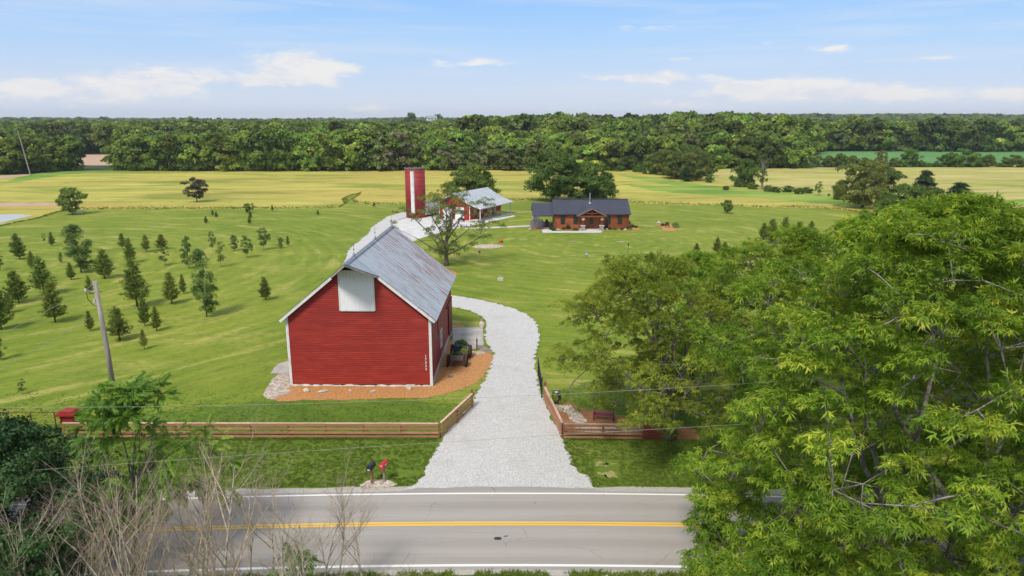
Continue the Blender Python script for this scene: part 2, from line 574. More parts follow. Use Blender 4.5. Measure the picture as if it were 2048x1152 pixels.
layer_n = [0]
def sheet(name, pts, mat, z, jit=.12, step=.6, kind='structure', seed=0, freq=1.2, thick=0.0):
    """a flat patch with an uneven outline"""
    out = []
    n = len(pts)
    for i in range(n):
        a, b = Vector((*pts[i], 0)), Vector((*pts[(i + 1) % n], 0))
        L = (b - a).length
        k = max(1, min(260, int(L / step)))
        for j in range(k):
            out.append(a.lerp(b, j / k))
    res = []
    for i, p in enumerate(out):
        q = out[(i + 1) % len(out)] - out[i - 1]
        nrm = Vector((q.y, -q.x, 0))
        if nrm.length > 0: nrm.normalize()
        d = noise.fractal(Vector((p.x * freq, p.y * freq, seed)), 1.0, 2.0, 4) * jit * 1.6
        res.append((p.x + nrm.x * d, p.y + nrm.y * d, z))
    me = bpy.data.meshes.new(name)
    me.from_pydata(res, [], [tuple(range(len(res)))])
    me.update()
    if me.polygons[0].normal.z < 0:
        me.flip_normals()
    me.materials.append(mat)
    o = link(name, me)
    return tag(o, kind=kind)

def P(*a): return [G(*p) for p in a]
def smooth(pts, it=2, closed=True):
    for _ in range(it):
        o = []
        for i in range(len(pts)):
            a, b = pts[i], pts[(i + 1) % len(pts)]
            o += [(.75 * a[0] + .25 * b[0], .75 * a[1] + .25 * b[1]), (.25 * a[0] + .75 * b[0], .25 * a[1] + .75 * b[1])]
        pts = o
    return pts

# open meadow round the farm (flat, up to the far wood)
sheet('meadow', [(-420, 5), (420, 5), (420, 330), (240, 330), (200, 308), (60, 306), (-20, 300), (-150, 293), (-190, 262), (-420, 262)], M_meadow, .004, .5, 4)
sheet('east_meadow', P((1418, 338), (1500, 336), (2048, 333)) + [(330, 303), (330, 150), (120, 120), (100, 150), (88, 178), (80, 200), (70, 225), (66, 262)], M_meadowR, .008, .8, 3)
sheet('bean_field', [(120, 345), (150, 338), (520, 338), (640, 420), (560, 478), (330, 482), (232, 497), (205, 470), (180, 420), (140, 372)], M_bean, .012, 1.2, 6)
sheet('soil_field', [(-260, 316), (-175, 322), (-158, 340), (-195, 430), (-262, 420)], M_soil, .012, 1, 6)
# the mown lawn
lawn_edge = P((-260, 520), (0, 452), (66, 439), (104, 426), (150, 419), (300, 418.5), (480, 418), (676, 416), (688, 408), (684, 398), (700, 392), (716, 388), (712, 394), (700, 400), (712, 407), (760, 409), (880, 406),
              (980, 402), (1060, 400), (1160, 402), (1260, 405.5), (1400, 411), (1560, 415), (1640, 416), (1700, 422), (1752, 432), (1790, 445), (2048, 452), (2400, 470))
sheet('lawn', [(-150, 36.3)] + lawn_edge + [(150, 36.0), (60, 36.0), (0, 36.3)], M_lawn, .016, .35, 1.5)
sheet('lush_swale', smooth(P((1232, 366), (1300, 372), (1420, 372), (1560, 384), (1700, 392), (1760, 420), (1700, 414), (1620, 404), (1500, 396), (1380, 388), (1300, 380))), M_bright, .012, 1.2, 2, freq=.3)
sheet('lush_grass_strip', smooth(P((1225, 348), (1290, 352), (1385, 368), (1500, 380), (1480, 386), (1350, 372), (1270, 358))), M_bright, .0135, 1.0, 2, freq=.3)
sheet('pasture', smooth([(140, 128), (330, 128), (330, 185), (150, 190), (118, 175), (112, 150)]), M_bright, .0125, 1.5, 3, freq=.2)
sheet('dry_mound', smooth(P((1985, 418), (2020, 413), (2100, 412), (2100, 424), (2010, 424))), M_soil, .017, .6, 2)
sheet('farm_track', smooth(P((-300, 412), (0, 405), (100, 405), (118, 408), (110, 412), (0, 413), (-300, 424)), 1), M_soil, .020, .5, 2)
sheet('far_track', smooth(P((-200, 358), (0, 352), (60, 348), (60, 351), (0, 358), (-200, 366)), 1), M_soil, .0205, .5, 3)
sheet('green_track', smooth(P((60, 348), (120, 342), (300, 339), (300, 341), (150, 346), (60, 360), (0, 370), (0, 366)), 1), M_bright, .021, .6, 3)

# the verges by the road
sheet('verge', [(-90, 27.9), (-40, 29.5), (0, 28.0), (40, 27.0), (90, 20), (90, -8), (-90, -8)], M_verge, .024, .15, .8)
sheet('fence_verge', [(-120, 44), (-30, 44), (-18, 47.8), (-6, 48.0), (-3, 47), (2.5, 49), (6, 52), (14, 50), (60, 50), (60, 33), (30, 34.4), (0, 35.2), (-40, 34.9), (-120, 30)], M_verge, .020, .5, .8)

def bend(x): return -0.0017 * x * x
def strip(name, c0, c1, z, mat, x0=-95, x1=95, parent=None, jit=0.0, seed=0):
    vs, fs = [], []
    n = 190
    for i in range(n + 1):
        x = x0 + (x1 - x0) * i / n
        j0 = noise.fractal(Vector((x * 1.3, seed, 0)), 1, 2, 3) * jit
        j1 = noise.fractal(Vector((x * 1.3, seed + 9, 0)), 1, 2, 3) * jit
        vs += [(x, 31.84 + bend(x) + c0 + j0, z), (x, 31.84 + bend(x) + c1 + j1, z)]
        if i: fs.append((2 * i - 2, 2 * i, 2 * i + 1, 2 * i - 1))
    me = bpy.data.meshes.new(name); me.from_pydata(vs, [], fs); me.update()
    me.materials.append(mat)
    return link(name, me, parent)
tag(strip('gravel_shoulder', 3.0, 3.75, .030, gravel_mat('shoulder_grit', (.36, .33, .28), (.50, .47, .42), (.30, .27, .21)), jit=.22, seed=2), kind='structure')
tag(strip('south_shoulder', -4.15, -3.4, .030, bpy.data.materials['shoulder_grit'], jit=.22, seed=5), kind='structure')
road = tag(strip('road', -3.75, 3.22, .036, M_road, jit=.03), kind='structure')
for nm, c0, c1, mt in (('edge_line', 2.88, 3.02, M_white), ('edge_line', -3.52, -3.36, M_white), ('centre_line', -.17, -.035, M_yellow), ('centre_line', .035, .17, M_yellow)):
    strip(nm, c0, c1, .040, mt, parent=road)
# a tar patch
sheet('tar_patch', smooth([(-.95, 30.42), (-.55, 30.38), (-.5, 30.62), (-.86, 30.68)], 2), simple('tar', (.045, .042, .04), rough=.5), .0405, .02, .1).parent = road
sheet('tar_patch', smooth([(-.42, 30.66), (-.2, 30.7), (-.18, 30.76), (-.4, 30.74)], 1), bpy.data.materials['tar'], .0405, .02, .1).parent = road
o = sheet('driveway_apron', [(-6.6, 34.9), (-5.2, 35.35), (-2, 35.5), (1.5, 35.5), (4, 35.3), (5.6, 34.9), (5.5, 34.7), (0, 34.8), (-6.5, 34.7)], M_road, .039, .05, .4)

# white gravel drive, from the road round behind the barn to the sheds
drive_near = P((812, 978), (836, 965), (850, 948), (856, 925), (872, 905), (880, 880), (905, 852), (930, 826), (948, 803), (958, 780), (972, 757), (984, 728), (986, 706), (976, 690), (968, 672), (972, 656), (974, 644), (962, 632), (940, 622), (905, 614))
drive_left = [(-10, 73.5), (-16, 79), (-22, 90)] + P((690, 524), (697, 500), (712, 487), (735, 470), (743, 455), (775, 433), (808, 424), (860, 418), (878, 422))
drive_right = [(-12.0, 146.5), (-8.2, 142.4)] + P((936, 447), (905, 456), (862, 470), (835, 478)) + [(-18, 106), (-17, 95), (-13, 87), (-8.5, 83)] + P((903, 591), (950, 598), (985, 606), (1018, 614), (1050, 628), (1072, 644), (1080, 668), (1076, 690), (1068, 712), (1070, 735), (1076, 765), (1083, 790), (1096, 820), (1112, 850), (1124, 878), (1132, 905), (1150, 938), (1176, 955), (1188, 978))
sheet('driveway', drive_near + drive_left + drive_right, M_gravel, .032, .22, .25, freq=1.6)
sheet('farmyard', P((838, 478), (800, 462), (792, 446), (820, 432), (870, 434), (900, 440), (948, 446), (965, 441), (1028, 431), (1031, 433), (966, 447), (905, 459), (862, 471)), M_concW, .040, .05, 1.0)
sheet('footpath', P((930, 455.5), (1000, 453.5), (1066, 450.5), (1066, 453), (1000, 456), (930, 458.2)), M_concW, .036, .03, 1.0)
sheet('rear_path', P((990, 428.0), (1064, 422.6), (1064, 423.6), (990, 430)), M_soil, .036, .03, 1.0)
sheet('barn_pad', P((905, 657), (966, 655), (967, 690), (958, 698), (905, 700)), M_conc, .046, .03, .4)
sheet('barn_pad', P((540, 748), (556, 728), (578, 722), (578, 748)), M_conc, .046, .06, .4)
sheet('pad_stain', smooth(P((950, 690), (972, 692), (990, 706), (978, 708), (958, 700))), simple('damp_dirt', (.20, .165, .13), (.27, .23, .19), 2), .049, .08, .3)

# mulch beds
sheet('mulch_bed', P((540, 795), (556, 804), (620, 801), (700, 800), (780, 797), (850, 797), (884, 790), (905, 784), (925, 778), (950, 768), (966, 752), (980, 735), (988, 712), (975, 704), (952, 700), (940, 694), (905, 694), (890, 712), (570, 745)), M_mulch, .036, .10, .35)
sheet('mulch_bed', P((905, 651), (928, 652), (926, 664), (905, 664)), M_mulch, .042, .04, .3)
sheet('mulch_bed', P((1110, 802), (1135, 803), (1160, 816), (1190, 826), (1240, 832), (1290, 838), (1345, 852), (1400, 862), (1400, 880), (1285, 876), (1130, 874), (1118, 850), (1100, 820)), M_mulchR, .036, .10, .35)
sheet('mulch_bed', smooth(P((1308, 449), (1322, 448), (1345, 450), (1345, 454), (1356, 459), (1350, 463), (1322, 461), (1326, 455))), M_mulch, .034, .1, .4)
sheet('mulch_bed', P((1108, 459), (1140, 460), (1166, 461), (1200, 461), (1214, 461), (1260, 461), (1280, 459), (1276, 455), (1262, 447), (1254, 447), (1254, 457), (1109, 457)), M_mulch, .034, .12, .5)
sheet('mulch_bed', P((1078, 461), (1060, 459), (1062, 456), (1098, 456), (1098, 461)), M_mulch, .0345, .1, .5)
sheet('mulch_bed', smooth(P((893, 545), (905, 538), (916, 550), (908, 556), (897, 553))), M_mulch, .034, .1, .3)
# pale concrete in front of the cabin
sheet('cabin_path', P((1083, 459), (1102, 459), (1104, 462.6), (1166, 462.6), (1166, 458.2), (1204, 458.2), (1204, 462.8), (1202, 466), (1086, 466)), M_concW, .05, .02, 1.0)
sheet('mulch_bed', [(-6.6, 51.0), (-5.1, 50.9), (-4.8, 55), (-4.7, 62.3), (-6.3, 62.3)], M_mulch, .0385, .05, .3)
# river-rock beds
sheet('rock_bed', P((524, 793), (532, 778), (546, 757), (560, 747), (580, 745), (580, 786), (556, 795), (545, 800)), M_rocks, .041, .12, .3)
sheet('rock_bed', smooth(P((944, 494), (960, 489), (990, 489), (1014, 493), (990, 497.5), (955, 497.5)), 1), M_rocks, .036, .2, .5)
sheet('rock_bed', smooth(P((718, 972), (738, 962), (775, 960), (794, 970), (770, 977), (725, 979))), M_rocks, .041, .1, .3)
sheet('rock_bed', smooth(P((942, 703), (958, 701), (972, 706), (960, 710), (944, 709))), M_rocks, .041, .06, .3)
sheet('rock_bed', smooth(P((1112, 812), (1140, 812), (1160, 830), (1175, 843), (1165, 850), (1140, 842), (1138, 828), (1114, 822))), M_rocks, .041, .1, .3)
sheet('rock_bed', smooth(P((1148, 856), (1210, 850), (1282, 856), (1282, 866), (1200, 864), (1148, 864))), M_rocks, .0412, .1, .3)
# worn patches in the right verge
sheet('worn_patch', smooth(P((1186, 928), (1210, 921), (1222, 922), (1236, 932), (1210, 936))), M_straw, .026, .55, .15, freq=2.5)
sheet('worn_patch', smooth(P((1194, 948), (1220, 942), (1240, 946), (1222, 956), (1205, 956))), M_straw, .026, .55, .15, freq=2.5)

# pond
def water_mat():
    m, nt = new_mat('pond_water')
    f = nt.noise(nt.mapping(pos(nt), (1, 2, 1)), 1.2, 3)
    finish(nt, (.46, .46, .44), .3, 0, f, .05, .05, .3)  # pale grey base colour stands in for the whitish sky reflection
    return m
sheet('pond', smooth(P((-120, 440), (-20, 430), (30, 428.5), (60, 430), (66, 432), (40, 437), (0, 446.5), (-60, 460), (-160, 475))), water_mat(), .026, .3, 1.0)

def pebbles(name, poly, n, smin, smax, mat, seed, z0=.04, label=None):
    """loose stones lying on a bed, one mesh of stones"""
    rng = random.Random(seed)
    xs_ = [p[0] for p in poly]; ys_ = [p[1] for p in poly]
    mb = MB(); c = 0
    def inside(x, y):
        r = False
        for i in range(len(poly)):
            x1, y1 = poly[i]; x2, y2 = poly[i - 1]
            if (y1 > y) != (y2 > y) and x < (x2 - x1) * (y - y1) / (y2 - y1) + x1: r = not r
        return r
    while c < n:
        x, y = rng.uniform(min(xs_), max(xs_)), rng.uniform(min(ys_), max(ys_))
        if not inside(x, y): continue
        c += 1
        s = rng.uniform(smin, smax)
        a = rng.random() * 6.28
        M = Matrix.Rotation(a, 3, 'Z')
        k = [rng.uniform(.7, 1.2) for _ in range(6)]
        vs = [M @ Vector(v) * s + Vector((x, y, z0)) for v in ((k[0], 0, .1), (0, k[1] * .7, .15), (-k[2], 0, .1), (0, -k[3] * .7, .1), (.1, 0, k[4] * .6), (0, 0, -.3))]
        mb.add(vs, [(0, 1, 4), (1, 2, 4), (2, 3, 4), (3, 0, 4), (1, 0, 5), (2, 1, 5), (3, 2, 5), (0, 3, 5)])
    o = mb.build(name, mat)
    return tag(o, kind='stuff')
M_stone = simple('pale_stone', (.58, .53, .45), (.40, .35, .29), 5.0, .9, bstr=.5, rnd=.2)
M_pebble = gravel_mat('mixed_pebbles', (.30, .24, .19), (.66, .58, .49), (.43, .34, .27), 6.0)
pebbles('pebbles', P((526, 793), (546, 757), (578, 747), (579, 785), (556, 795)), 1500, .03, .09, M_pebble, 1)
pebbles('pebbles', P((1112, 812), (1140, 812), (1162, 830), (1175, 843), (1165, 850), (1140, 842), (1136, 828)), 420, .05, .14, M_pebble, 2)
pebbles('pebbles', P((1148, 852), (1210, 850), (1282, 854), (1282, 866), (1200, 865), (1148, 864)), 420, .05, .14, M_pebble, 3)
pebbles('pebbles', P((720, 972), (738, 963), (775, 961), (794, 970), (770, 976)), 420, .03, .08, M_pebble, 4)
pebbles('pebbles', P((944, 494), (965, 489.5), (1010, 493), (985, 497.5), (955, 497.5)), 500, .08, .2, M_pebble, 5)
pebbles('pebbles', P((942, 704), (958, 701), (972, 706), (958, 710)), 150, .03, .07, M_pebble, 6)
pebbles('pebbles', P((818, 974), (858, 930), (905, 860), (985, 720), (1068, 720), (1085, 800), (1124, 880), (1185, 975)), 1600, .012, .035, simple('gravel_stone', (.66, .65, .63), (.50, .48, .46), 8), 7, .034)

# ================================================================== VEGETATION BUILDERS
def spray_pinnate(seed, nl=5, droop=.5, lw=.075, ll=.42):
    """a drooping compound leaf along +x, about one unit long"""
    rg = np.random.RandomState(seed)
    V, F = [], []
    def leaflet(p, d, ln):
        d = d / np.linalg.norm(d)
        up = np.array([rg.uniform(-.3, .3), rg.uniform(-.3, .3), 1.0])
        sd = np.cross(d, up); sd /= np.linalg.norm(sd)
        b = len(V)
        V.extend([p, p + d * ln * .45 + sd * lw, p + d * ln + np.array([0, 0, -.12 * ln]), p + d * ln * .45 - sd * lw])
        F.append((b, b + 1, b + 2, b + 3))
    for i in range(nl):
        t = (i + .6) / nl
        p = np.array([t * .8, 0, -droop * t * t * .6])
        for s in (-1, 1):
            d = np.array([.55 + .3 * t, s * (.75 + rg.uniform(-.15, .15)), -.35 - .5 * t + rg.uniform(-.15, .15)])
            leaflet(p, d, ll * (1 - .25 * t))
    leaflet(np.array([.8, 0, -droop * .5]), np.array([.8, 0, -.6]), ll * .8)
    return np.array(V), F

def spray_whorl(seed, n=9, ll=.62, lw=.062):
    """narrow leaflets fanning out of a twig tip and drooping"""
    rg = np.random.RandomState(seed)
    V, F = [], []
    for i in range(n):
        a = (i / n) * 6.283 + rg.uniform(-.35, .35)
        p = np.array([rg.uniform(-.05, .35), rg.uniform(-.12, .12), rg.uniform(-.05, .05)])
        d = np.array([math.cos(a) * .9 + .35, math.sin(a) * .9, rg.uniform(-.75, -.05)]); d /= np.linalg.norm(d)
        sd = np.cross(d, np.array([rg.uniform(-.3, .3), rg.uniform(-.3, .3), 1.0])); sd /= np.linalg.norm(sd)
        ln = ll * rg.uniform(.65, 1.15)
        b = len(V)
        V.extend([p, p + d * ln * .45 + sd * lw, p + d * ln + np.array([0, 0, -.16 * ln]), p + d * ln * .45 - sd * lw])
        F.append((b, b + 1, b + 2, b + 3))
    return np.array(V), F

def spray_broad(seed, n=6, sz=.42, spread=.45, tilt=.45):
    """a handful of broad leaves round a twig tip"""
    rg = np.random.RandomState(seed)
    V, F = [], []
    for i in range(n):
        p = rg.uniform(-spread, spread, 3) * np.array([1, 1, .6])
        d = np.array([rg.uniform(-1, 1), rg.uniform(-1, 1), rg.uniform(-.35, .2)]); d /= np.linalg.norm(d)
        up = np.array([rg.uniform(-tilt, tilt), rg.uniform(-tilt, tilt), 1.0])
        sd = np.cross(d, up); sd /= np.linalg.norm(sd)
        ln = sz * rg.uniform(.7, 1.2)
        b = len(V)
        V.extend([p, p + d * ln * .5 + sd * ln * .38, p + d * ln + np.array([0, 0, -.1 * ln]), p + d * ln * .5 - sd * ln * .38])
        F.append((b, b + 1, b + 2, b + 3))
    return np.array(V), F

def spray_needle(seed, n=11):
    rg = np.random.RandomState(seed)
    V, F = [], []
    for i in range(n):
        a = rg.uniform(0, 6.283)
        p = np.array([rg.uniform(0, .55), 0, 0])
        d = np.array([rg.uniform(.35, .9), math.cos(a) * .8, math.sin(a) * .8]); d /= np.linalg.norm(d)
        sd = np.cross(d, rg.uniform(-1, 1, 3)); sd /= np.linalg.norm(sd)
        b = len(V)
        V.extend([p - sd * .055, p + sd * .055, p + d * rg.uniform(.5, .8)])
        F.append((b, b + 1, b + 2))
    return np.array(V), F

def frames(dirs, rg, roll=.5, out=None, k=0.0):
    """orthonormal frames with x along dirs and z roughly up"""
    x = dirs / np.maximum(np.linalg.norm(dirs, axis=1, keepdims=True), 1e-6)
    up = np.tile(np.array([0, 0, 1.0]), (len(x), 1)) + rg.normal(0, roll, (len(x), 3))
    if out is not None: up = up * (1 - k) + out * k * 1.6
    y = np.cross(up, x); y /= np.maximum(np.linalg.norm(y, axis=1, keepdims=True), 1e-6)
    z = np.cross(x, y)
    return np.stack([x, y, z], axis=2)

def leaf_mesh(name, bases, P_, Fr, sc, tint, mat):
    """joins leaf sprays (a few base shapes, placed N times) into one mesh"""
    n = len(P_)
    which = np.arange(n) % len(bases)
    allv, loops, starts, tots, tv = [], [], [], [], []
    vb = 0
    ls = 0
    for k, (bv, bf) in enumerate(bases):
        idx = np.where(which == k)[0]
        if len(idx) == 0: continue
        v = np.einsum('nij,vj->nvi', Fr[idx], bv) * sc[idx][:, None, None] + P_[idx][:, None, :]
        nv = len(bv)
        allv.append(v.reshape(-1, 3))
        fs = np.array(bf)                                  # same size faces
        l = (fs[None] + (np.arange(len(idx)) * nv)[:, None, None] + vb)
        loops.append(l.reshape(-1))
        tots.append(np.full(len(idx) * len(bf), fs.shape[1]))
        tv.append(np.repeat(tint[idx], nv))
        vb += nv * len(idx)
    allv = np.concatenate(allv); loops = np.concatenate(loops); tots = np.concatenate(tots); tv = np.concatenate(tv)
    starts = np.concatenate([[0], np.cumsum(tots)[:-1]])
    me = bpy.data.meshes.new(name)
    me.vertices.add(len(allv)); me.vertices.foreach_set('co', allv.astype(np.float32).ravel())
    me.loops.add(len(loops)); me.loops.foreach_set('vertex_index', loops.astype(np.int32))
    me.polygons.add(len(starts)); me.polygons.foreach_set('loop_start', starts.astype(np.int32)); me.polygons.foreach_set('loop_total', tots.astype(np.int32))
    me.update(calc_edges=True)
    at = me.attributes.new('tint', 'FLOAT', 'POINT')
    at.data.foreach_set('value', np.clip(tv, 0, 1).astype(np.float32))
    me.materials.append(mat)
    return me

B_PIN = [spray_pinnate(i) for i in range(4)]
B_PIN_FINE = [spray_pinnate(i + 20, nl=4, droop=.3, lw=.10, ll=.40) for i in range(3)]
B_WH = [spray_whorl(i + 70) for i in range(6)]
B_BROAD = [spray_broad(i) for i in range(5)]
B_CLUMP = [spray_broad(i + 50, n=5, sz=.75, spread=.5) for i in range(4)]
B_NEEDLE = [spray_needle(i) for i in range(4)]
TRI = [0]

def envelope(seed, dirn, lump=.28):
    q = Vector(dirn) * 1.5 + Vector((seed * 7.3, seed * 1.9, 0))
    return 1.0 + lump * noise.noise(q) * 2.0

def grow(seed, H, cr, base, ncl, clr, spc, bases, ssize, mat, bark, trunk_r, name='tree', shape='round', limbs=7, lean=(0, 0), stems=1, lump=.28,
         fill=.45, droop=.25, upright=.35, gap=0.0, hollow=.25, tb=0.5, ok=None, clip=None, extra=None):
    """a tree: (trunk mesh, crown mesh). Leaf clusters hang on limbs and branchlets inside an uneven envelope."""
    rng = random.Random(seed)
    rg = np.random.RandomState(seed)
    ch = H - base
    cz = base + ch * (.5 if shape != 'cone' else .42)
    def env(t):       # crown half width at relative height t 0..1
        if shape == 'cone': return max(.06, (1 - t) ** .85 * (1 - math.exp(-t * 9)))
        if shape == 'tall': return max(.05, math.sin(math.pi * min(1, t * .92 + .06)) ** .6 * (1 - .35 * t))
        if shape == 'dome': return max(.05, math.sqrt(max(0, 1 - (max(0, t - .25) / .75) ** 2)) * min(1, .55 + t * 1.9))
        return max(.05, math.sqrt(max(0, 1 - (2 * t - 1) ** 2)))
    cl = []
    tries = 0
    while len(cl) < ncl and tries < ncl * 30:
        tries += 1
        t = rng.random()
        a = rng.random() * 6.2832
        rr = env(t) * cr * envelope(seed, (math.cos(a), math.sin(a), t * 2 - 1), lump)
        k = max(hollow, rng.random() ** fill)
        p = Vector((math.cos(a) * rr * k + lean[0] * t, math.sin(a) * rr * k + lean[1] * t, base + ch * t))
        if clip and not clip(p): continue
        if gap and noise.noise(p * .55 + Vector((seed, 3, 9))) > gap: continue
        if any((p - q).length < clr * .62 for q in cl[-60:]): 
            if rng.random() < .7: continue
        cl.append(p)
    if extra:
        for (ec, er, en) in extra:
            for _ in range(en):
                q = Vector((rng.uniform(-1, 1), rng.uniform(-1, 1), rng.uniform(-1, 1)))
                if q.length > 1: q.normalize()
                cl.append(Vector((ec[0] + q.x * er[0], ec[1] + q.y * er[1], ec[2] + q.z * er[2])))
    mb = MB()
    nodes = []
    # stems
    for s in range(stems):
        a = rng.random() * 6.28
        off = Vector((math.cos(a), math.sin(a), 0)) * (trunk_r * 1.4 if stems > 1 else 0)
        spread = cr * .28 if stems > 1 else 0
        top = Vector((math.cos(a) * spread + lean[0] * .7, math.sin(a) * spread + lean[1] * .7, base + ch * (.62 if shape in ('round', 'dome') else .9)))
        pts, rad = [], []
        m = 9
        for i in range(m + 1):
            t = i / m
            w_ = Vector((noise.noise(Vector((t * 3, seed, s))), noise.noise(Vector((t * 3, seed + 5, s))), 0)) * cr * .12 * t
            p = off.lerp(top, t) + w_
            pts.append(p); rad.append(trunk_r / (1 if stems == 1 else 1.35) * ((1 - t) ** .8 * .8 + .12 + (.35 * (1 - t / .12) if t < .12 else 0)))
        pts[0].z = -.25
        mb.tube(pts, rad, 9)
        for i in range(3, m + 1): nodes.append((pts[i], rad[i]))
        # limbs
        for l in range(limbs):
            t0 = max(.22, min(.95, (base * tb + ch * .45 * (l / max(1, limbs - 1))) / max(top.z, .1)))
            i0 = t0 * m; ia = min(m - 1, int(i0)); p0 = pts[ia].lerp(pts[ia + 1], i0 - ia)
            a2 = l * 2.4 + rng.random() * .6 + seed
            tt = min(.95, .25 + .6 * (l / max(1, limbs - 1)) + rng.uniform(-.08, .08))
            rr = env(tt) * cr * .62
            p3 = Vector((math.cos(a2) * rr + lean[0] * tt, math.sin(a2) * rr + lean[1] * tt, base + ch * tt))
            if p3.z < p0.z + .1 * rr: p3.z = p0.z + upright * rr
            mid = p0.lerp(p3, .5) + Vector((0, 0, -.10 * rr)) + Vector((rng.uniform(-1, 1), rng.uniform(-1, 1), rng.uniform(-.5, .5))) * rr * .10
            lp = []
            r0 = trunk_r * (.55 - .28 * t0)
            for q in range(6):
                u = q / 5
                lp.append(p0 * (1 - u) ** 2 + mid * 2 * u * (1 - u) + p3 * u * u + Vector((rng.uniform(-1, 1), rng.uniform(-1, 1), rng.uniform(-1, 1))) * rr * .025 * (q > 0))
            lr = [r0 * (1 - .78 * q / 5) for q in range(6)]
            mb.tube(lp, lr, 6, cap=False)
            for q in range(2, 6): nodes.append((lp[q], lr[q]))
    # branchlets to each cluster
    for p in cl:
        best = min(nodes, key=lambda nr: (nr[0] - p).length + max(0, nr[0].z - p.z) * .8)
        a_, r_ = best
        d = (p - a_).length
        if d < .1: continue
        mid = a_.lerp(p, .55) + Vector((rng.uniform(-1, 1), rng.uniform(-1, 1), rng.uniform(0, .8))) * d * .12
        mb.tube([a_, mid, p], [min(r_ * .6, trunk_r * .22), trunk_r * .10, trunk_r * .03], 4, cap=False)
        if d > 2.2 * clr: nodes.append((mid, trunk_r * .10))
    trunk = mb.mesh(name + '_wood', bark, True)
    # leaves
    cla = np.array([tuple(p) for p in cl])
    N = len(cla) * spc
    ci = np.repeat(np.arange(len(cla)), spc)
    dirs = rg.normal(0, 1, (N, 3)); dirs /= np.linalg.norm(dirs, axis=1, keepdims=True)
    dirs[:, 2] = np.abs(dirs[:, 2]) * .9 - .25
    rad_ = rg.uniform(.35, 1, (N, 1)) ** .6
    sizes = rg.uniform(.7, 1.25, len(cla))[ci][:, None] * clr
    pos_ = cla[ci] + dirs * rad_ * sizes * np.array([1, 1, .72])
    outw = pos_ - np.array([lean[0] * .5, lean[1] * .5, cz]); outw /= np.maximum(np.linalg.norm(outw, axis=1, keepdims=True), .1)
    fd = dirs * .8 + outw * .6 + rg.normal(0, .35, (N, 3)); fd[:, 2] -= droop
    if ok is None: ok = .3 if bases is B_PIN or bases is B_PIN_FINE or bases is B_WH else .62
    Fr = frames(fd if ok < .5 else rg.normal(0, 1, (N, 3)), rg, .35, dirs * .75 + outw * .45, ok)
    sc = rg.uniform(.75, 1.3, N) * ssize
    tint = np.clip(.45 + rg.normal(0, .16, N) + rg.normal(0, .14, len(cla))[ci], 0, 1)
    crown = leaf_mesh(name + '_leaves', bases, pos_, Fr, sc, tint, mat)
    return trunk, crown

def pine(seed, H, r, mat, bark, dens=1.0, name='pine', tuft=.34, open_=.0):
    """young pine: whorls of rising branches carrying needle tufts"""
    rng = random.Random(seed); rg = np.random.RandomState(seed)
    mb = MB()
    tr = .018 * H + .015
    cx = rng.uniform(-.04, .04) * H
    mb.tube([(0, 0, -.1), (cx * .3, 0, H * .4), (cx, 0, H * .95)], [tr, tr * .6, tr * .15], 6)
    pp, dd = [], []
    z = H * (.10 + open_ * .1)
    while z < H * .97:
        t = z / H
        prof = (1 - t) ** .75 * min(1, .55 + t * 2.2)
        nb = rng.randint(5, 7)
        a0 = rng.random() * 6.28
        for b in range(nb):
            a = a0 + b * 6.2832 / nb + rng.uniform(-.3, .3)
            L = r * prof * rng.uniform(.6, 1.25) + .08
            rise = L * rng.uniform(.25, .65)
            e = Vector((math.cos(a) * L, math.sin(a) * L, rise))
            o = Vector((cx * t, 0, z))
            mb.tube([o, o + e * .5 + Vector((0, 0, -rise * .12)), o + e], [tr * .3, tr * .2, tr * .06], 3, cap=False)
            nt_ = max(2, int(L / (tuft * .38) * dens))
            for k in range(nt_):
                u = .22 + .8 * k / nt_
                for rep in range(2):
                    q = o + e * u + Vector((rng.uniform(-1, 1), rng.uniform(-1, 1), rng.uniform(-.4, .6))) * tuft * .45
                    pp.append(tuple(q)); dd.append((e.x / L + rng.uniform(-.5, .5), e.y / L + rng.uniform(-.5, .5), .7 + rng.uniform(-.3, .4)))
        z += H * rng.uniform(.055, .085)
    for k in range(5):
        pp.append((cx, 0, H * (.93 + .014 * k))); dd.append((rng.uniform(-.4, .4), rng.uniform(-.4, .4), 1))
    pp, dd = np.array(pp), np.array(dd)
    N = len(pp)
    crown = leaf_mesh(name + '_needles', B_NEEDLE, pp, frames(dd, rg, 1.0), rg.uniform(.8, 1.25, N) * tuft, np.clip(.45 + rg.normal(0, .2, N), 0, 1), mat)
    return mb.mesh(name + '_wood', bark, True), crown

def plant_obj(name, meshes, loc, rz, scale, label, cat, group=None, crown_name='crown', sx=1.0):
    o = empty(name, loc, rz, label, cat, group)
    o.scale = (scale * sx, scale * sx, scale)
    link('trunk', meshes[0], o)
    link(crown_name, meshes[1], o)
    return o

# bark
M_bark = simple('grey_brown_bark', (.20, .165, .13), (.11, .09, .07), 7, .95, stretch=(1, 1, .25), bstr=.8, bdist=.03)
M_barkpale = simple('lichened_bark', (.29, .265, .225), (.14, .12, .10), 5, .95, stretch=(1, 1, .4), bstr=.8, bdist=.03, lo=.42, hi=.56)
M_barkred = simple('pine_bark', (.17, .10, .06), (.10, .06, .04), 8, .95)
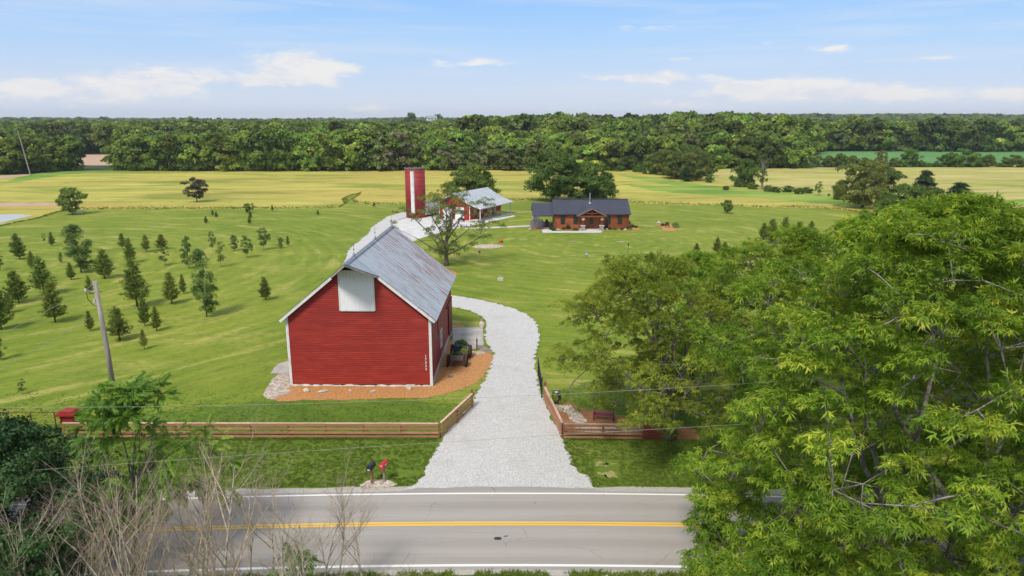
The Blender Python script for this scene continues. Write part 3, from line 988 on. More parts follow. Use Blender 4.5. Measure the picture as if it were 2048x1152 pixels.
# leaves
F_pecan = foliage_mat('pecan_leaves', (.090, .180, .014), (.255, .375, .030), (.60, .62, .07), trans=.45, rnd=.12, big=.16)
F_olive = foliage_mat('olive_leaves', (.12, .185, .02), (.27, .34, .034), (.50, .51, .06), trans=.45, rnd=.12, big=.16)
F_locust = foliage_mat('sumac_leaves', (.06, .15, .015), (.17, .31, .03), (.32, .45, .06), trans=.4, rnd=.1)
F_maple = foliage_mat('dark_maple_leaves', (.022, .058, .014), (.046, .105, .024), (.085, .165, .036), trans=.2, rnd=.1)
F_oak = foliage_mat('oak_leaves', (.055, .095, .016), (.130, .190, .030), (.24, .29, .055), trans=.3, rnd=.3)
F_thin = foliage_mat('sparse_ash_leaves', (.09, .13, .02), (.17, .22, .04), (.27, .31, .07), trans=.35, rnd=.1)
F_green = foliage_mat('mid_green_leaves', (.055, .108, .016), (.125, .205, .030), (.24, .33, .055), trans=.28, rnd=.35)
F_young = foliage_mat('young_tree_leaves', (.095, .145, .032), (.195, .260, .060), (.33, .38, .10), trans=.3, rnd=.25)
F_pine = foliage_mat('pine_needles', (.085, .130, .022), (.190, .255, .040), (.34, .38, .07), trans=.28, rnd=.35)
F_purple = foliage_mat('copper_leaves', (.035, .032, .022), (.065, .055, .034), (.09, .085, .045), trans=.15, rnd=.1)
F_wood = foliage_mat('woodland_leaves', (.065, .115, .018), (.195, .275, .040), (.40, .46, .08), trans=.32, rnd=1.1, big=.02)
F_woodlight = foliage_mat('willow_leaves', (.085, .12, .028), (.17, .22, .055), (.30, .34, .12), trans=.28, rnd=.4, big=.02)
F_dead = foliage_mat('dry_twigs', (.15, .13, .07), (.25, .225, .12), (.34, .32, .18), trans=.1, rnd=.3, big=.02)
F_smoke = foliage_mat('smoke_bush_plumes', (.16, .15, .20), (.27, .26, .33), (.40, .38, .44), trans=.3, rnd=.1)
F_shrub = foliage_mat('shrub_leaves', (.035, .075, .015), (.07, .13, .025), (.13, .2, .04), trans=.25, rnd=.4)
F_lime = foliage_mat('lime_plant_leaves', (.16, .26, .02), (.30, .45, .03), (.45, .58, .06), trans=.3, rnd=.1)

# ================================================================== BARN
def red_paint(name, c1, c2, c3, board=.155, zdir=True, fade=.35):
    m, nt = new_mat(name)
    p = objco(nt)
    sp = nt.n('ShaderNodeSeparateXYZ', {0: p}).outputs
    row = nt.m('FLOOR', nt.m('DIVIDE', sp[2], board))
    rv = nt.n('ShaderNodeTexWhiteNoise', {'Vector': nt.n('ShaderNodeCombineXYZ', {0: row, 1: nt.m('FLOOR', nt.m('DIVIDE', nt.m('ADD', nt.m('ADD', sp[0], sp[1]), nt.m('MULTIPLY', row, 1.37)), 3.6)), 2: 0.0}).outputs[0]}).outputs['Value']
    f = nt.noise(nt.mapping(p, (.5, .5, 9)), 1.4, 6, .65)
    c = nt.mix(nt.step(f, .38, .66), c1, c2)
    c = nt.mix(nt.m('MULTIPLY', rv, .75), c, c2)
    lap = nt.m('SUBTRACT', 1.0, nt.step(nt.m('FRACT', nt.m('DIVIDE', nt.m('SUBTRACT', sp[2], .16), board)), .05, .30))
    c = nt.mix(nt.m('MULTIPLY', lap, .75), c, (.12, .010, .008))
    c = nt.mix(nt.m('MULTIPLY', nt.step(nt.noise(nt.mapping(p, (1, 1, 3)), .55, 5, .6), .48, .72), fade), c, c3)
    chip = nt.step(nt.noise(nt.mapping(p, (1, 1, 2.5)), 6.5, 5, .75), .73, .76)
    c = nt.mix(nt.m('MULTIPLY', chip, .8), c, (.45, .36, .32))
    finish(nt, c, .62, 0, nt.noise(nt.mapping(p, (.6, .6, 8)), 8, 4, .7), .3, .01, .3)
    return m

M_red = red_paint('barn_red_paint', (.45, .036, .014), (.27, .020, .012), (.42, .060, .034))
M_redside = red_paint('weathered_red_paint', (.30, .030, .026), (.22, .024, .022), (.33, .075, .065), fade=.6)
M_reddoor = red_paint('red_door_paint', (.30, .022, .018), (.22, .018, .016), (.33, .05, .04), board=20)
M_trim = simple('white_trim_paint', (.74, .73, .71), (.58, .56, .53), 3, .6, stretch=(1, 1, .4), lo=.45, hi=.75)
M_black = simple('black_void', (.006, .006, .006), rough=.9)
def whitedoor():
    m, nt = new_mat('peeling_white_paint')
    p = objco(nt)
    f = nt.noise(nt.mapping(p, (7, 7, .8)), 2.0, 6, .7)
    top = nt.step(nt.n('ShaderNodeSeparateXYZ', {0: p}).outputs[2], 7.4, 9.2)
    k = nt.step(nt.m('ADD', f, nt.m('MULTIPLY', top, .10)), .58, .74)
    c = nt.mix(nt.m('MULTIPLY', k, .6), (.83, .83, .82), (.50, .46, .40))
    finish(nt, c, .7, 0, f, .3, .01)
    return m
M_whitedoor = whitedoor()

def rust_roof():
    m, nt = new_mat('rusty_galvanised_sheet')
    p = pos(nt)
    sp = nt.n('ShaderNodeSeparateXYZ', {0: p}).outputs
    # rust runs down the laps; panels are ~0.71 m wide along y
    u = nt.m('FRACT', nt.m('DIVIDE', nt.m('SUBTRACT', sp[1], .2), .709))
    lap = nt.m('SUBTRACT', 1.0, nt.step(nt.m('ABSOLUTE', nt.m('SUBTRACT', u, .5)), .26, .05))
    lap = nt.step(nt.m('ABSOLUTE', nt.m('SUBTRACT', u, .5)), .30, .50)
    run = nt.noise(nt.mapping(p, (.42, 4.6, .42)), 1.1, 5, .66)
    far = nt.step(sp[1], 52, 66)
    low = nt.step(sp[2], 10.4, 6.0)
    k = nt.m('ADD', run, nt.m('MULTIPLY', lap, .13))
    k = nt.m('ADD', k, nt.m('MULTIPLY', far, .075))
    k = nt.m('ADD', k, nt.m('MULTIPLY', low, .045))
    rust = nt.step(k, .595, .68)
    base = nt.mix(nt.noise(nt.mapping(p, (1, .5, 1)), 1.2, 5, .6), (.30, .34, .38), (.46, .50, .54))
    rc = nt.mix(nt.noise(p, 5, 4), (.20, .085, .055), (.30, .165, .13))
    c = nt.mix(nt.m('MULTIPLY', rust, .85), base, rc)
    p_ = finish(nt, c, nt.m('ADD', nt.m('MULTIPLY', rust, .3), .48), 0.15, nt.noise(p, 3, 3), .1, .01, .4)
    return m
M_barnroof = rust_roof()
M_galv = simple('galvanised_metal', (.45, .47, .49), (.36, .37, .38), 4, .45, .6)
M_stoneblock = simple('whitewashed_stone', (.60, .57, .52), (.42, .38, .33), 3, .9, bstr=.8, bdist=.05)

BW, BL, EV, RG = 5.45, 15.0, 5.68, 10.17
slope = (RG - EV) / BW
barn = empty('barn', (-11.63, 50.88, 0), -R(1.0), 'big red timber barn with rusty metal roof, white hay door and house number', 'barn')
# walls (shell) as the barn's body, boards proud of it
def gable(mb, y, t, half=BW, e=EV, r=RG, z0=0.0):
    mb.prism([(-half, y, z0), (half, y, z0), (half, y, e), (0, y, r), (-half, y, e)], (0, t, 0))
mb = MB()
gable(mb, 0.02, .12, BW - .02, EV - .02, RG - .04)
gable(mb, BL - .14, .12, BW - .02, EV - .02, RG - .04)
mb.box((-BW + .08, BL / 2, EV / 2), (.12, BL - .3, EV))
mb.box((BW - .08, BL / 2, EV / 2), (.12, BL - .3, EV))
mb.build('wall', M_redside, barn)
# horizontal lap siding, each course a tilted board
mb = MB()
h = .155
z = .16
while z < RG - .1:
    z1 = min(z + h + .012, RG - .06)
    def hw(zz): return BW if zz <= EV else max(.03, (RG - zz) / slope)
    w0, w1 = hw(z) - .07, hw(z1) - .07
    if w1 > .02:
        mb.add([(-w0, -.055, z), (w0, -.055, z), (w1, -.008, z1), (-w1, -.008, z1), (-w0, .02, z), (w0, .02, z), (w1, .02, z1), (-w1, .02, z1)],
               [(0, 1, 2, 3), (0, 4, 5, 1), (3, 2, 6, 7), (1, 5, 6, 2), (0, 3, 7, 4), (4, 7, 6, 5)])
    z += h
tag(mb.build('front_siding', M_red, barn), kind='stuff')
for sx in (-1, 1):
    mb = MB(); z = .42
    while z < EV - .05:
        z1 = min(z + h + .012, EV - .02)
        y0, y1 = .16, BL - .05
        x0, x1 = sx * (BW + .028), sx * (BW + .006)
        xi = sx * (BW - .03)
        mb.add([(x0, y0, z), (x0, y1, z), (x1, y1, z1), (x1, y0, z1), (xi, y0, z), (xi, y1, z), (xi, y1, z1), (xi, y0, z1)],
               [(0, 1, 2, 3), (0, 4, 5, 1), (3, 2, 6, 7), (1, 5, 6, 2), (0, 3, 7, 4), (4, 7, 6, 5)])
        z += h
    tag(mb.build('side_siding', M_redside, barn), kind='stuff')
# trim
for sx in (-1, 1):
    mb = MB(); mb.box((sx * (BW - .02), -.045, EV / 2 + .05), (.20, .05, EV - .05)); mb.box((sx * (BW + .045), .075, EV / 2 + .05), (.03, .22, EV - .08))
    mb.build('corner_board', M_trim, barn)
    mb = MB()
    a = Vector((sx * (BW + .40), -.36, EV - .40 * slope - .10)); b = Vector((sx * 1.75, -.36, RG - 1.75 * slope - .10))
    mb.beam(a, b, .05, .20, up=(0, 0, 1))
    mb.build('rake_board', M_trim, barn)
    mb = MB()
    mb.beam((sx * (BW + .12), -.10, EV - .12 * slope - .14), (sx * 1.2, -.10, RG - 1.2 * slope - .14), .42, .04)
    mb.build('soffit', simple('soffit_paint', (.50, .49, .46), (.42, .40, .38), 3), barn)
# white hay door
mb = MB(); x = -1.27
while x < 1.26:
    mb.box((x + .09, -.075, 7.60), (.172, .04, 2.96)); x += .181
mb.box((0, -.055, 7.6), (2.6, .02, 3.0))
hay = mb.build('hay_door', M_whitedoor, barn)
mb = MB(); mb.box((-1.30, -.095, 7.6), (.09, .05, 3.1)); mb.box((1.32, -.095, 7.6), (.09, .05, 3.1)); mb.box((0, -.095, 6.06), (2.54, .05, .09)); mb.box((0, -.10, 9.13), (2.1, .05, .07))
mb.build('door_trim', M_trim, hay)
mb = MB(); mb.prism([(-1.12, -.05, 9.17), (1.12, -.05, 9.17), (.06, -.05, 10.08), (-.06, -.05, 10.08)], (0, .03, 0))
mb.build('hay_opening', M_black, barn)  # flat black panel, the dark inside of the opening is painted on
# roof deck + separate sheets
OV = .40
tipL = Vector((0, -3.05, RG))
def deck(sx, off, dz, th):
    e = (sx * (BW + OV), EV - OV * slope)
    return [Vector((e[0], -.34, e[1] + dz)), Vector((e[0], BL + .3, e[1] + dz)), Vector((0, BL + .3, RG + dz)), Vector((0, -3.05, RG + dz)), Vector((sx * 1.75, -.34, RG - 1.75 * slope + dz))]
mb = MB()
for sx in (-1, 1):
    mb.prism(deck(sx, 0, 0.02, 0), (0, 0, -.07))
roof = mb.build('roof', simple('weathered_boards', (.17, .14, .12), (.10, .085, .07), 4), barn)
mb = MB()
for sx in (-1, 1):   # hood edge boards
    mb.beam((0, -3.04, RG - .07), (sx * 1.76, -.38, RG - 1.76 * slope - .06), .04, .11)
mb.build('hood_trim', simple('hood_paint', (.50, .47, .42), (.30, .27, .23), 5), roof)
def roof_panel_mesh(L, wd, ribs=7):
    """corrugated sheet, slope runs along +x (downwards), y across; with edge rib"""
    vs, fs = [], []
    prof = []
    for i in range(ribs * 2 + 1):
        y = wd * i / (ribs * 2)
        prof.append((y, .016 if i % 2 else 0.0))
    prof[0] = (0, .022); prof[-1] = (wd + .015, .030)
    for i, (y, hgt) in enumerate(prof):
        vs += [(0, y, hgt), (L, y, hgt), ]
    b = len(vs)
    for i, (y, hgt) in enumerate(prof):
        vs += [(0, y, hgt - .006), (L, y, hgt - .006)]
    n_ = len(prof)
    for i in range(n_ - 1):
        fs.append((2 * i, 2 * i + 1, 2 * i + 3, 2 * i + 2))
        fs.append((b + 2 * i, b + 2 * i + 2, b + 2 * i + 3, b + 2 * i + 1))
    fs += [(2 * i + 1, b + 2 * i + 1, b + 2 * i + 3, 2 * i + 3) for i in range(n_ - 1)]
    me = bpy.data.meshes.new('roof_panel'); me.from_pydata(vs, [], fs); me.update(); me.materials.append(M_barnroof)
    return me
SLEN = math.hypot(BW + OV + .05, (BW + OV + .05) * slope)
ang = math.atan(slope)
pw = (BL + .64) / 22
lo = roof_panel_mesh(SLEN * .52, pw); hi_ = roof_panel_mesh(SLEN * .52, pw)
rngp = random.Random(5)
for sx in (-1, 1):
    for tier in (0, 1):
        for i in range(22):
            y = -.34 + i * pw
            d0 = SLEN * (.49 if tier == 0 else 0.0)
            o = link('roof_panel', lo if tier == 0 else hi_, roof)
            zl = RG + .035 + (.012 if tier else 0)
            o.location = (sx * d0 * math.cos(ang), y if sx > 0 else y + pw, zl - d0 * math.sin(ang) + rngp.uniform(0, .006))
            o.rotation_euler = (0, ang, 0) if sx > 0 else (0, ang, math.pi)
            if sx < 0: o.rotation_euler = (0, ang, math.pi)
    # hood sheets follow the prow
    mb = MB()
    q = [Vector((0, -3.06, RG + .06)), Vector((0, -.34, RG + .06)), Vector((sx * 1.76, -.34, RG - 1.76 * slope + .06))]
    mb.prism(q, (0, 0, -.012))
    mb.build('hood_sheet', M_barnroof, roof)
mb = MB(); mb.beam((0, -3.1, RG + .085), (0, BL + .32, RG + .085), .05, .03)
for sx in (-1, 1): mb.beam((sx * .09, -3.0, RG + .075 - .08), (sx * .09, BL + .32, RG + .075 - .08), .20, .012, up=(-sx * .6, 0, 1))
mb.build('ridge_cap', M_galv, roof)
for y, hh in ((-.2, .95), (7.3, 1.1), (14.9, 1.0)):
    mb = MB(); mb.tube([(0, y, RG + .05), (0, y, RG + .1 + hh)], [.02, .008], 6)
    mb.lathe([(.0, -.05), (.05, -.02), (.06, .02), (.03, .06), (.0, .07)], (0, y, RG + .05 + hh * .55), 8)
    for sx in (-1, 1): mb.tube([(0, y, RG + .35), (sx * .22, y, RG - .12)], .012, 4); mb.tube([(0, y, RG + .35), (0, y + sx * .2, RG + .08)], .012, 4)
    if hh > 1.05: mb.tube([(-.25, y, RG + .95), (.25, y, RG + .95)], .01, 4)
    mb.build('lightning_rod', simple('dark_rod', (.16, .14, .12)), barn)
# window, doors and footing on the east side
w_ = 6.15
mb = MB(); yw = 6.2
for (dy, dz, sy, sz) in ((-.52, 0, .10, 1.50), (.52, 0, .10, 1.50), (0, .70, .94, .10), (0, -.70, .94, .10), (0, 0, .05, 1.3), (0, 0, .94, .05)):
    mb.box((BW + .055, yw + dy, 1.95 + dz), (.05, sy, sz))
win = mb.build('window', M_trim, barn)
MB().box((BW + .042, yw, 1.95), (.012, .94, 1.3)).build('pane', simple('dark_glass', (.02, .05, .035), (.04, .08, .06), rough=.12, spec=.6), win)
mb = MB(); mb.box((BW + .085, 13.2, 1.75), (.05, 2.7, 3.1))
for i in range(9): mb.box((BW + .118, 11.95 + i * .31, 1.75), (.012, .29, 3.1))
sd = mb.build('sliding_door', M_reddoor, barn)
MB().box((BW + .09, 12.6, 3.40), (.10, 4.4, .10)).build('door_track', M_reddoor, sd)
MB().box((BW + .055, 4.5, 3.7), (.04, .75, 1.6)).build('loft_door', M_reddoor, barn)
for sx in (-1, 1): MB().box((sx * (BW + .03), BL / 2, .2), (.16, BL + .1, .40)).build('foundation', M_conc, barn)
mb = MB(); rr = random.Random(3); x = -BW
while x < BW - .1:
    L = rr.uniform(.5, 1.5); L = min(L, BW - x); hh = rr.uniform(.05, .15); mb.blob((x + L / 2, -.07, .03), (L * .56, .08 + rr.random() * .07, hh), rr.randint(0, 99), 2, .6); x += L * .95
tag(mb.build('stone_footing', M_stoneblock, barn, True), kind='stuff')
# house number
fc = bpy.data.curves.new('house_number', 'FONT')
fc.body = "1\n7\n3\n2\n2"; fc.size = .26; fc.extrude = .012; fc.offset = .006; fc.space_line = 1.0; fc.align_x = 'CENTER'
fc.materials.append(simple('number_white', (.82, .82, .80)))
fo = link('house_number', fc, None)
bpy.context.view_layer.update()
fm = bpy.data.meshes.new_from_object(fo.evaluated_get(bpy.context.evaluated_depsgraph_get()))
bpy.data.objects.remove(fo)
link('house_number', fm, barn, (BW - .40, -.075, zat(707, 50.8) - .27), (R(90), 0, 0))

# edging stones in the mulch before the barn
for i, (px, py, sx, sy, sz, lb) in enumerate(((613, 783, .26, .20, .16, 'squarish pale stone in the mulch before the barn, second from the driveway-less corner'),
        (646, 784, .46, .16, .10, 'long flat slanted stone lying in the mulch before the barn'), (700, 782, .16, .10, .08, 'smallest white stone in the mulch before the barn'),
        (746, 784, .24, .14, .10, 'oval pale stone in the mulch before the middle of the barn front'), (817, 779, .28, .18, .20, 'chunky upright pale stone in the mulch by the numbered barn corner'))):
    g = G(px, py)
    if i == 0: lb = 'squarish pale stone in the mulch, closest to the pebble heap'
    o = MB().blob((0, 0, sz * .35), (sx, sy, sz), i * 3 + 1, 2, .45).build('edging_stone', M_stone, None, False, (*g, .04), (0, 0, (.5 if i == 1 else i * 1.3)))
    tag(o, lb, 'stone', 'stones set in the mulch before the barn')
o = MB().box((0, 0, .05), (.36, .26, .10)).blob((.0, 0, .1), (.14, .1, .06), 3, 1).build('paving_block', simple('grey_block', (.20, .18, .16), (.14, .12, .11), 6), None, False, (*G(901, 755), .035), (0, 0, .2))
tag(o, 'small grey block lying flat in the orange mulch beside the barn', 'block')

# ================================================================== RAIL FENCES
def fence_mat(name, c1, c2, c3):
    m, nt = new_mat(name)
    p = pos(nt)
    f = nt.noise(nt.mapping(p, (.6, .6, 8)), 3.0, 5, .65)
    c = nt.mix(nt.step(f, .35, .7), c1, c2)
    c = nt.mix(nt.m('MULTIPLY', nt.step(nt.noise(p, .9, 4, .6), .5, .7), .6), c, c3)
    k = nt.m('ADD', nt.m('MULTIPLY', nt.n('ShaderNodeObjectInfo').outputs['Random'], .35), .82)
    c = nt.n('ShaderNodeHueSaturation', {'Color': c, 'Value': k}).outputs[0]
    finish(nt, c, .75, 0, f, .3, .01)
    return m
M_rail = fence_mat('stained_fence_rail', (.46, .225, .125), (.37, .165, .09), (.31, .16, .10))
M_cap = fence_mat('weathered_fence_cap', (.58, .40, .29), (.50, .31, .21), (.44, .29, .21))
M_post = fence_mat('stained_fence_post', (.30, .10, .055), (.24, .085, .05), (.22, .10, .06))
mesh_cache = {}
def unit_box(key, d, mat):
    k = (key, tuple(round(x, 3) for x in d), mat.name)
    if k not in mesh_cache: mesh_cache[k] = MB().box((0, 0, 0), d).mesh(key, mat)
    return mesh_cache[k]
def rail_run(root, a, b, every=2.44, H=1.06, endpost=True, startpost=True):
    a, b = Vector((*a, 0)), Vector((*b, 0))
    L = (b - a).length; n = max(1, round(L / every)); st = L / n
    d = (b - a) / L; th = math.atan2(d.y, d.x); nrm = Vector((-d.y, d.x, 0))
    if nrm.y > 0: nrm = -nrm
    rg = random.Random(int(L * 10))
    base = Vector(root.location)
    for i in range(n + 1):
        if (i == 0 and not startpost) or (i == n and not endpost): continue
        p = a + d * st * i
        link('post', unit_box('post', (.115, .115, H), M_post), root, p - base + Vector((0, 0, H / 2 - .02)), (0, 0, th))
    for i in range(n):
        c = a + d * st * (i + .5)
        for k, zz in enumerate((.17, .43, .70, .965)):
            hh = .135 if k < 3 else .15
            o = link('rail', unit_box('rail', (st - .012, .04, hh), M_rail), root, c + nrm * .082 - base + Vector((0, 0, zz + rg.uniform(-.006, .006))), (0, rg.uniform(-.003, .003), th))
        link('cap_rail', unit_box('cap_rail', (st - .008, .16, .04), M_cap), root, c + nrm * .03 - base + Vector((0, 0, H + .005 + rg.uniform(0, .004))), (0, 0, th))
fa = (-28.9, 41.75); fb = (-4.72, 41.68); fcn = (-2.86, 46.7)
fence = empty('rail_fence', (fb[0], fb[1], 0), 0, 'long brown four-rail timber fence from the red pillar to the drive, before the barn', 'fence', 'brown timber fences at the drive entrance')
rail_run(fence, fa, fb)
rail_run(fence, (-4.62, 41.78), fcn, startpost=False)
base = Vector(fence.location)
MB().box((0, 0, .64), (.14, .14, 1.28)).box((0, 0, 1.30), (.19, .19, .06)).build('end_post', M_post, fence, False, Vector((fcn[0], fcn[1] + .1, 0)) - base)
fence2 = empty('rail_fence', (3.35, 41.62, 0), 0, 'short brown four-rail timber fence cornering round the pebble bed, joined to a red panel', 'fence', 'brown timber fences at the drive entrance')
rail_run(fence2, (3.35, 41.62), (8.35, 41.5))
rail_run(fence2, (3.27, 41.75), (2.42, 48.0), startpost=False)
base = Vector(fence2.location)
MB().box((0, 0, .64), (.14, .14, 1.28)).box((0, 0, 1.30), (.19, .19, .06)).lathe([(.05, 0), (.09, .03), (.05, .10), (0, .13)], (0, 0, 1.33), 8).build('end_post', M_post, fence2, False, Vector((2.42, 48.12, 0)) - base)
mb = MB()
for k in range(4): mb.box((1.02, 0, .16 + k * .265), (2.05, .05, .255))
mb.box((1.02, .05, .5), (.1, .06, 1.0)); mb.box((0.04, .05, .55), (.12, .12, 1.1)); mb.box((2.0, .05, .55), (.12, .12, 1.1))
o = mb.build('board_panel', simple('dark_red_board', (.20, .045, .03), (.15, .035, .025), 4), None, False, (8.50, 41.45, 0)); tag(o, 'solid dark red board panel between the rail fence and a tree trunk', 'panel')

# black utility post with bracket standing beside the fence end, in the gravel
pg = G(943, 814)
o = empty('gate_post', (*pg, 0), 0, 'thin grey metal post with a black end box at the end of the left fence', 'post')
MB().box((0, 0, .45), (.07, .07, .9)).box((0, 0, .93), (.34, .06, .06)).build('post', M_galv, o)
MB().box((.17, -.02, .97), (.07, .10, .13)).build('control_box', simple('black_plastic', (.012, .012, .013), rough=.5), o)
M_blackmetal = simple('black_metal', (.016, .017, .019), (.026, .026, .027), 6, .45)

# open black gate, swung back along the drive
gt = empty('metal_gate', (2.20, 48.45, 0), R(91.5), 'black metal gate swung open along the edge of the gravel drive', 'gate')
mb = MB(); mb.box((0, 0, .8), (.10, .10, 1.6)); mb.build('gate_post', M_blackmetal, gt)
mb = MB()
for zz in (.2, 1.25): mb.tube([(.1, 0, zz), (4.6, 0, zz + (.35 if zz > 1 else 0))], .028, 6)
mb.tube([(.1, 0, .2), (.1, 0, 1.25)], .028, 6); mb.tube([(4.6, 0, .2), (4.6, 0, 1.6)], .028, 6)
mb.build('gate_frame', M_blackmetal, gt)
for i in range(1, 17):
    x = .1 + i * 4.5 / 17
    MB().tube([(x, 0, .2), (x, 0, 1.25 + .35 * i / 17)], .011, 5).build('bar', M_blackmetal, gt)

# equipment cabinet
cb = empty('equipment_cabinet', (*G(1113, 806), 0), R(4), 'black metal cabinet with a white paper and cable on its lid behind the right fence', 'cabinet')
MB().box((0, 0, .40), (.62, .55, .80)).build('body', M_blackmetal, cb)
MB().box((0, 0, .83), (.68, .61, .07)).build('lid', M_blackmetal, cb)
MB().box((-.04, -.06, .877), (.22, .17, .012)).build('paper', M_trim, cb)
mb = MB(); mb.tube([(-.22 + .1 * math.cos(a), .02 + .1 * math.sin(a), .885) for a in [i * .5 for i in range(12)]], .012, 5); mb.build('cable', M_galv, cb)

# maroon garden bench seen over its seat
M_maroon = simple('maroon_paint', (.20, .012, .045), (.15, .012, .035), 5, .5)
bn = empty('garden_bench', (*G(1207, 840), 0), R(-9), 'maroon metal garden bench with arched back rail in the mulch', 'bench')
for sx in (-1, 1):
    mb = MB(); mb.box((sx * .66, -.22, .32), (.07, .07, .64)); mb.box((sx * .66, .24, .42), (.06, .06, .84)); mb.box((sx * .66, 0, .66), (.09, .55, .05))
    mb.build('leg_frame', M_maroon, bn)
for k in range(5): MB().box((0, -.20 + k * .105, .44), (1.30, .08, .03)).build('seat_slat', M_maroon, bn)
mb = MB(); mb.tube([(-.66 + 1.32 * i / 12, .26, .72 + .16 * math.sin(math.pi * i / 12)) for i in range(13)], .022, 6); mb.tube([(-.66, .25, .56), (.66, .25, .56)], .018, 6)
for i in range(1, 12): mb.tube([(-.66 + 1.32 * i / 12, .25, .56), (-.66 + 1.32 * i / 12, .26, .72 + .16 * math.sin(math.pi * i / 12))], .009, 4)
mb.build('backrest', M_maroon, bn)

# mailboxes
def mailbox(loc, rz, mbox, mpost, label, red):
    o = empty('mailbox', (*loc, 0), rz, label, 'mailbox', 'mailboxes at the road')
    MB().box((0, 0, .5), (.105, .105, 1.0)).box((0, -.02, .96), (.16, .45, .04)).build('post', mpost, o)
    prof = [(-.145, 0)] + [(-.145 * math.cos(a), .16 + .145 * math.sin(a)) for a in [math.pi * i / 10 for i in range(11)]] + [(.145, 0)]
    mb = MB(); mb.prism([(x, -.30, .99 + z_) for x, z_ in prof], (0, .60, 0)); b = mb.build('box', mbox, o)
    mb = MB(); mb.prism([(x * 1.06, -.325, .985 + z_ * 1.03) for x, z_ in prof], (0, .03, 0)); dr = mb.build('door', mbox, o)
    if red:
        m_ = MB(); m_.box((-.05, -.33, 1.20), (.014, .01, .08)); m_.box((.05, -.33, 1.20), (.014, .01, .08)); m_.box((0, -.33, 1.162), (.14, .01, .016)); m_.box((0,-.33,1.235),(.05,.01,.012)); m_.build('emblem', M_trim, dr)
        MB().box((.149, .0, 1.14), (.006, .30, .07)).build('number_strip', M_trim, b)
        MB().box((.155, .10, 1.24), (.01, .04, .22)).build('flag', mbox, o)
    else:
        MB().box((0, -.335, 1.03), (.15, .012, .05)).build('number_plate', M_trim, dr)
        MB().box((.155, .08, 1.12), (.01, .20, .04)).build('flag', mbox, o)
    return o
mailbox(G(744, 968), R(-14), simple('black_enamel', (.012, .016, .026), (.02, .026, .04), 3, .35, spec=.6), simple('reddish_post', (.33, .15, .09), (.25, .12, .08), 6), 'black mailbox with a white number plate on a reddish wooden post', False)
mailbox(G(769, 965), R(-16), simple('red_enamel', (.52, .02, .025), (.42, .018, .022), 3, .35, spec=.6), simple('grey_post', (.33, .28, .22), (.24, .20, .16), 6), 'red mailbox with white markings on a grey wooden post', True)

# red pillar
M_pillar = simple('red_pillar_paint', (.32, .030, .022), (.25, .026, .02), 3, .55)
pl = empty('gate_pillar', (-28.75, 42.35, 0), 0, 'square red box pillar with a stepped cap at the left end of the timber fence', 'pillar')
MB().box((0, 0, .75), (.84, .84, 1.5)).build('shaft', M_pillar, pl)
mb = MB(); mb.box((0, 0, 1.53), (1.20, 1.20, .10)); mb.box((0, 0, 1.62), (.98, .98, .08)); mb.box((0, 0, 1.69), (.80, .80, .07)); mb.build('cap', M_pillar, pl)
mb = MB()
for s in (-1, 1):
    mb.box((s * .36, -.432, .75), (.09, .03, 1.46)); mb.box((.432, s * .36, .75), (.03, .09, 1.46))
mb.box((0, -.432, 1.42), (.62, .03, .12)); mb.box((.432, 0, 1.42), (.03, .62, .12)); mb.box((0, -.432, .10), (.62, .03, .14)); mb.build('panel_trim', M_pillar, pl)
mb = MB(); mb.tube([(.45, -.1, 1.25), (.60, -.1, 1.30), (.60, -.1, 1.0), (.45, -.1, .98)], .02, 5); mb.box((.58, -.1, 1.12), (.06, .10, .2)); mb.build('bracket', M_trim, pl)

# rusty pipe fence going off to the west
M_rust = simple('rusty_pipe', (.20, .075, .045), (.14, .055, .035), 6, .8)
pf = empty('pipe_fence', (-29.4, 42.6, 0), 0, 'rusty pipe and cable fence running off from the red pillar', 'fence')
for i in range(16): MB().tube([(0, 0, 0), (0, 0, 1.42)], .038, 8).build('post', M_rust, pf, False, (-.55 - i * 1.55, 0, 0))
MB().tube([(0, 0, 1.42), (-24.5, 0, 1.42)], .032, 8).build('top_pipe', M_rust, pf)
for zz in (.35, .70, 1.05): MB().tube([(0, -.04, zz), (-24.5, -.04, zz)], .012, 5).build('cable', M_rust, pf)

# ================================================================== POLES AND LINES
M_polewood = simple('weathered_pole', (.36, .32, .27), (.24, .21, .18), 6, .95, stretch=(1, 1, .15), bstr=.5)
M_wire = simple('line_wire', (.36, .35, .32), rough=.7)
M_insul = simple('insulator', (.55, .55, .55), rough=.3)
ax, ay = G(235, 826)
up = empty('utility_pole', (ax, ay, 0), 0, 'weathered wooden utility pole with a bracket and wires on the lawn', 'utility pole')
topz = zat(562, ay)
MB().tube([(0, 0, -.3), (-.10, 0, topz * .5), (-.28, 0, topz)], [.185, .165, .14], 14).build('pole', M_polewood, up, True)
mb = MB(); mb.tube([(-.36, -.05, topz - .75), (-.85, -.2, topz - .60)], .03, 6); mb.tube([(-.27, 0, topz - 0.1), (-.85, -.2, topz - .58)], .018, 5); mb.build('bracket', M_galv, up)
MB().lathe([(.03, 0), (.09, .03), (.09, .10), (.05, .16), (.08, .18), (.03, .24)], (-.86, -.2, topz - .72), 10).build('insulator', M_insul, up)
mb = MB(); mb.tube([(-.82, -.2, topz - .75), (-.78, -.2, topz - 1.2), (-.55, -.15, topz - 1.6), (-.25, -.1, topz - 1.75)], .022, 6); mb.build('drop_cable', M_blackmetal, up)
MB().box((-.42, -.1, topz - 1.35), (.10, .08, .25)).build('fuse', M_insul, up)

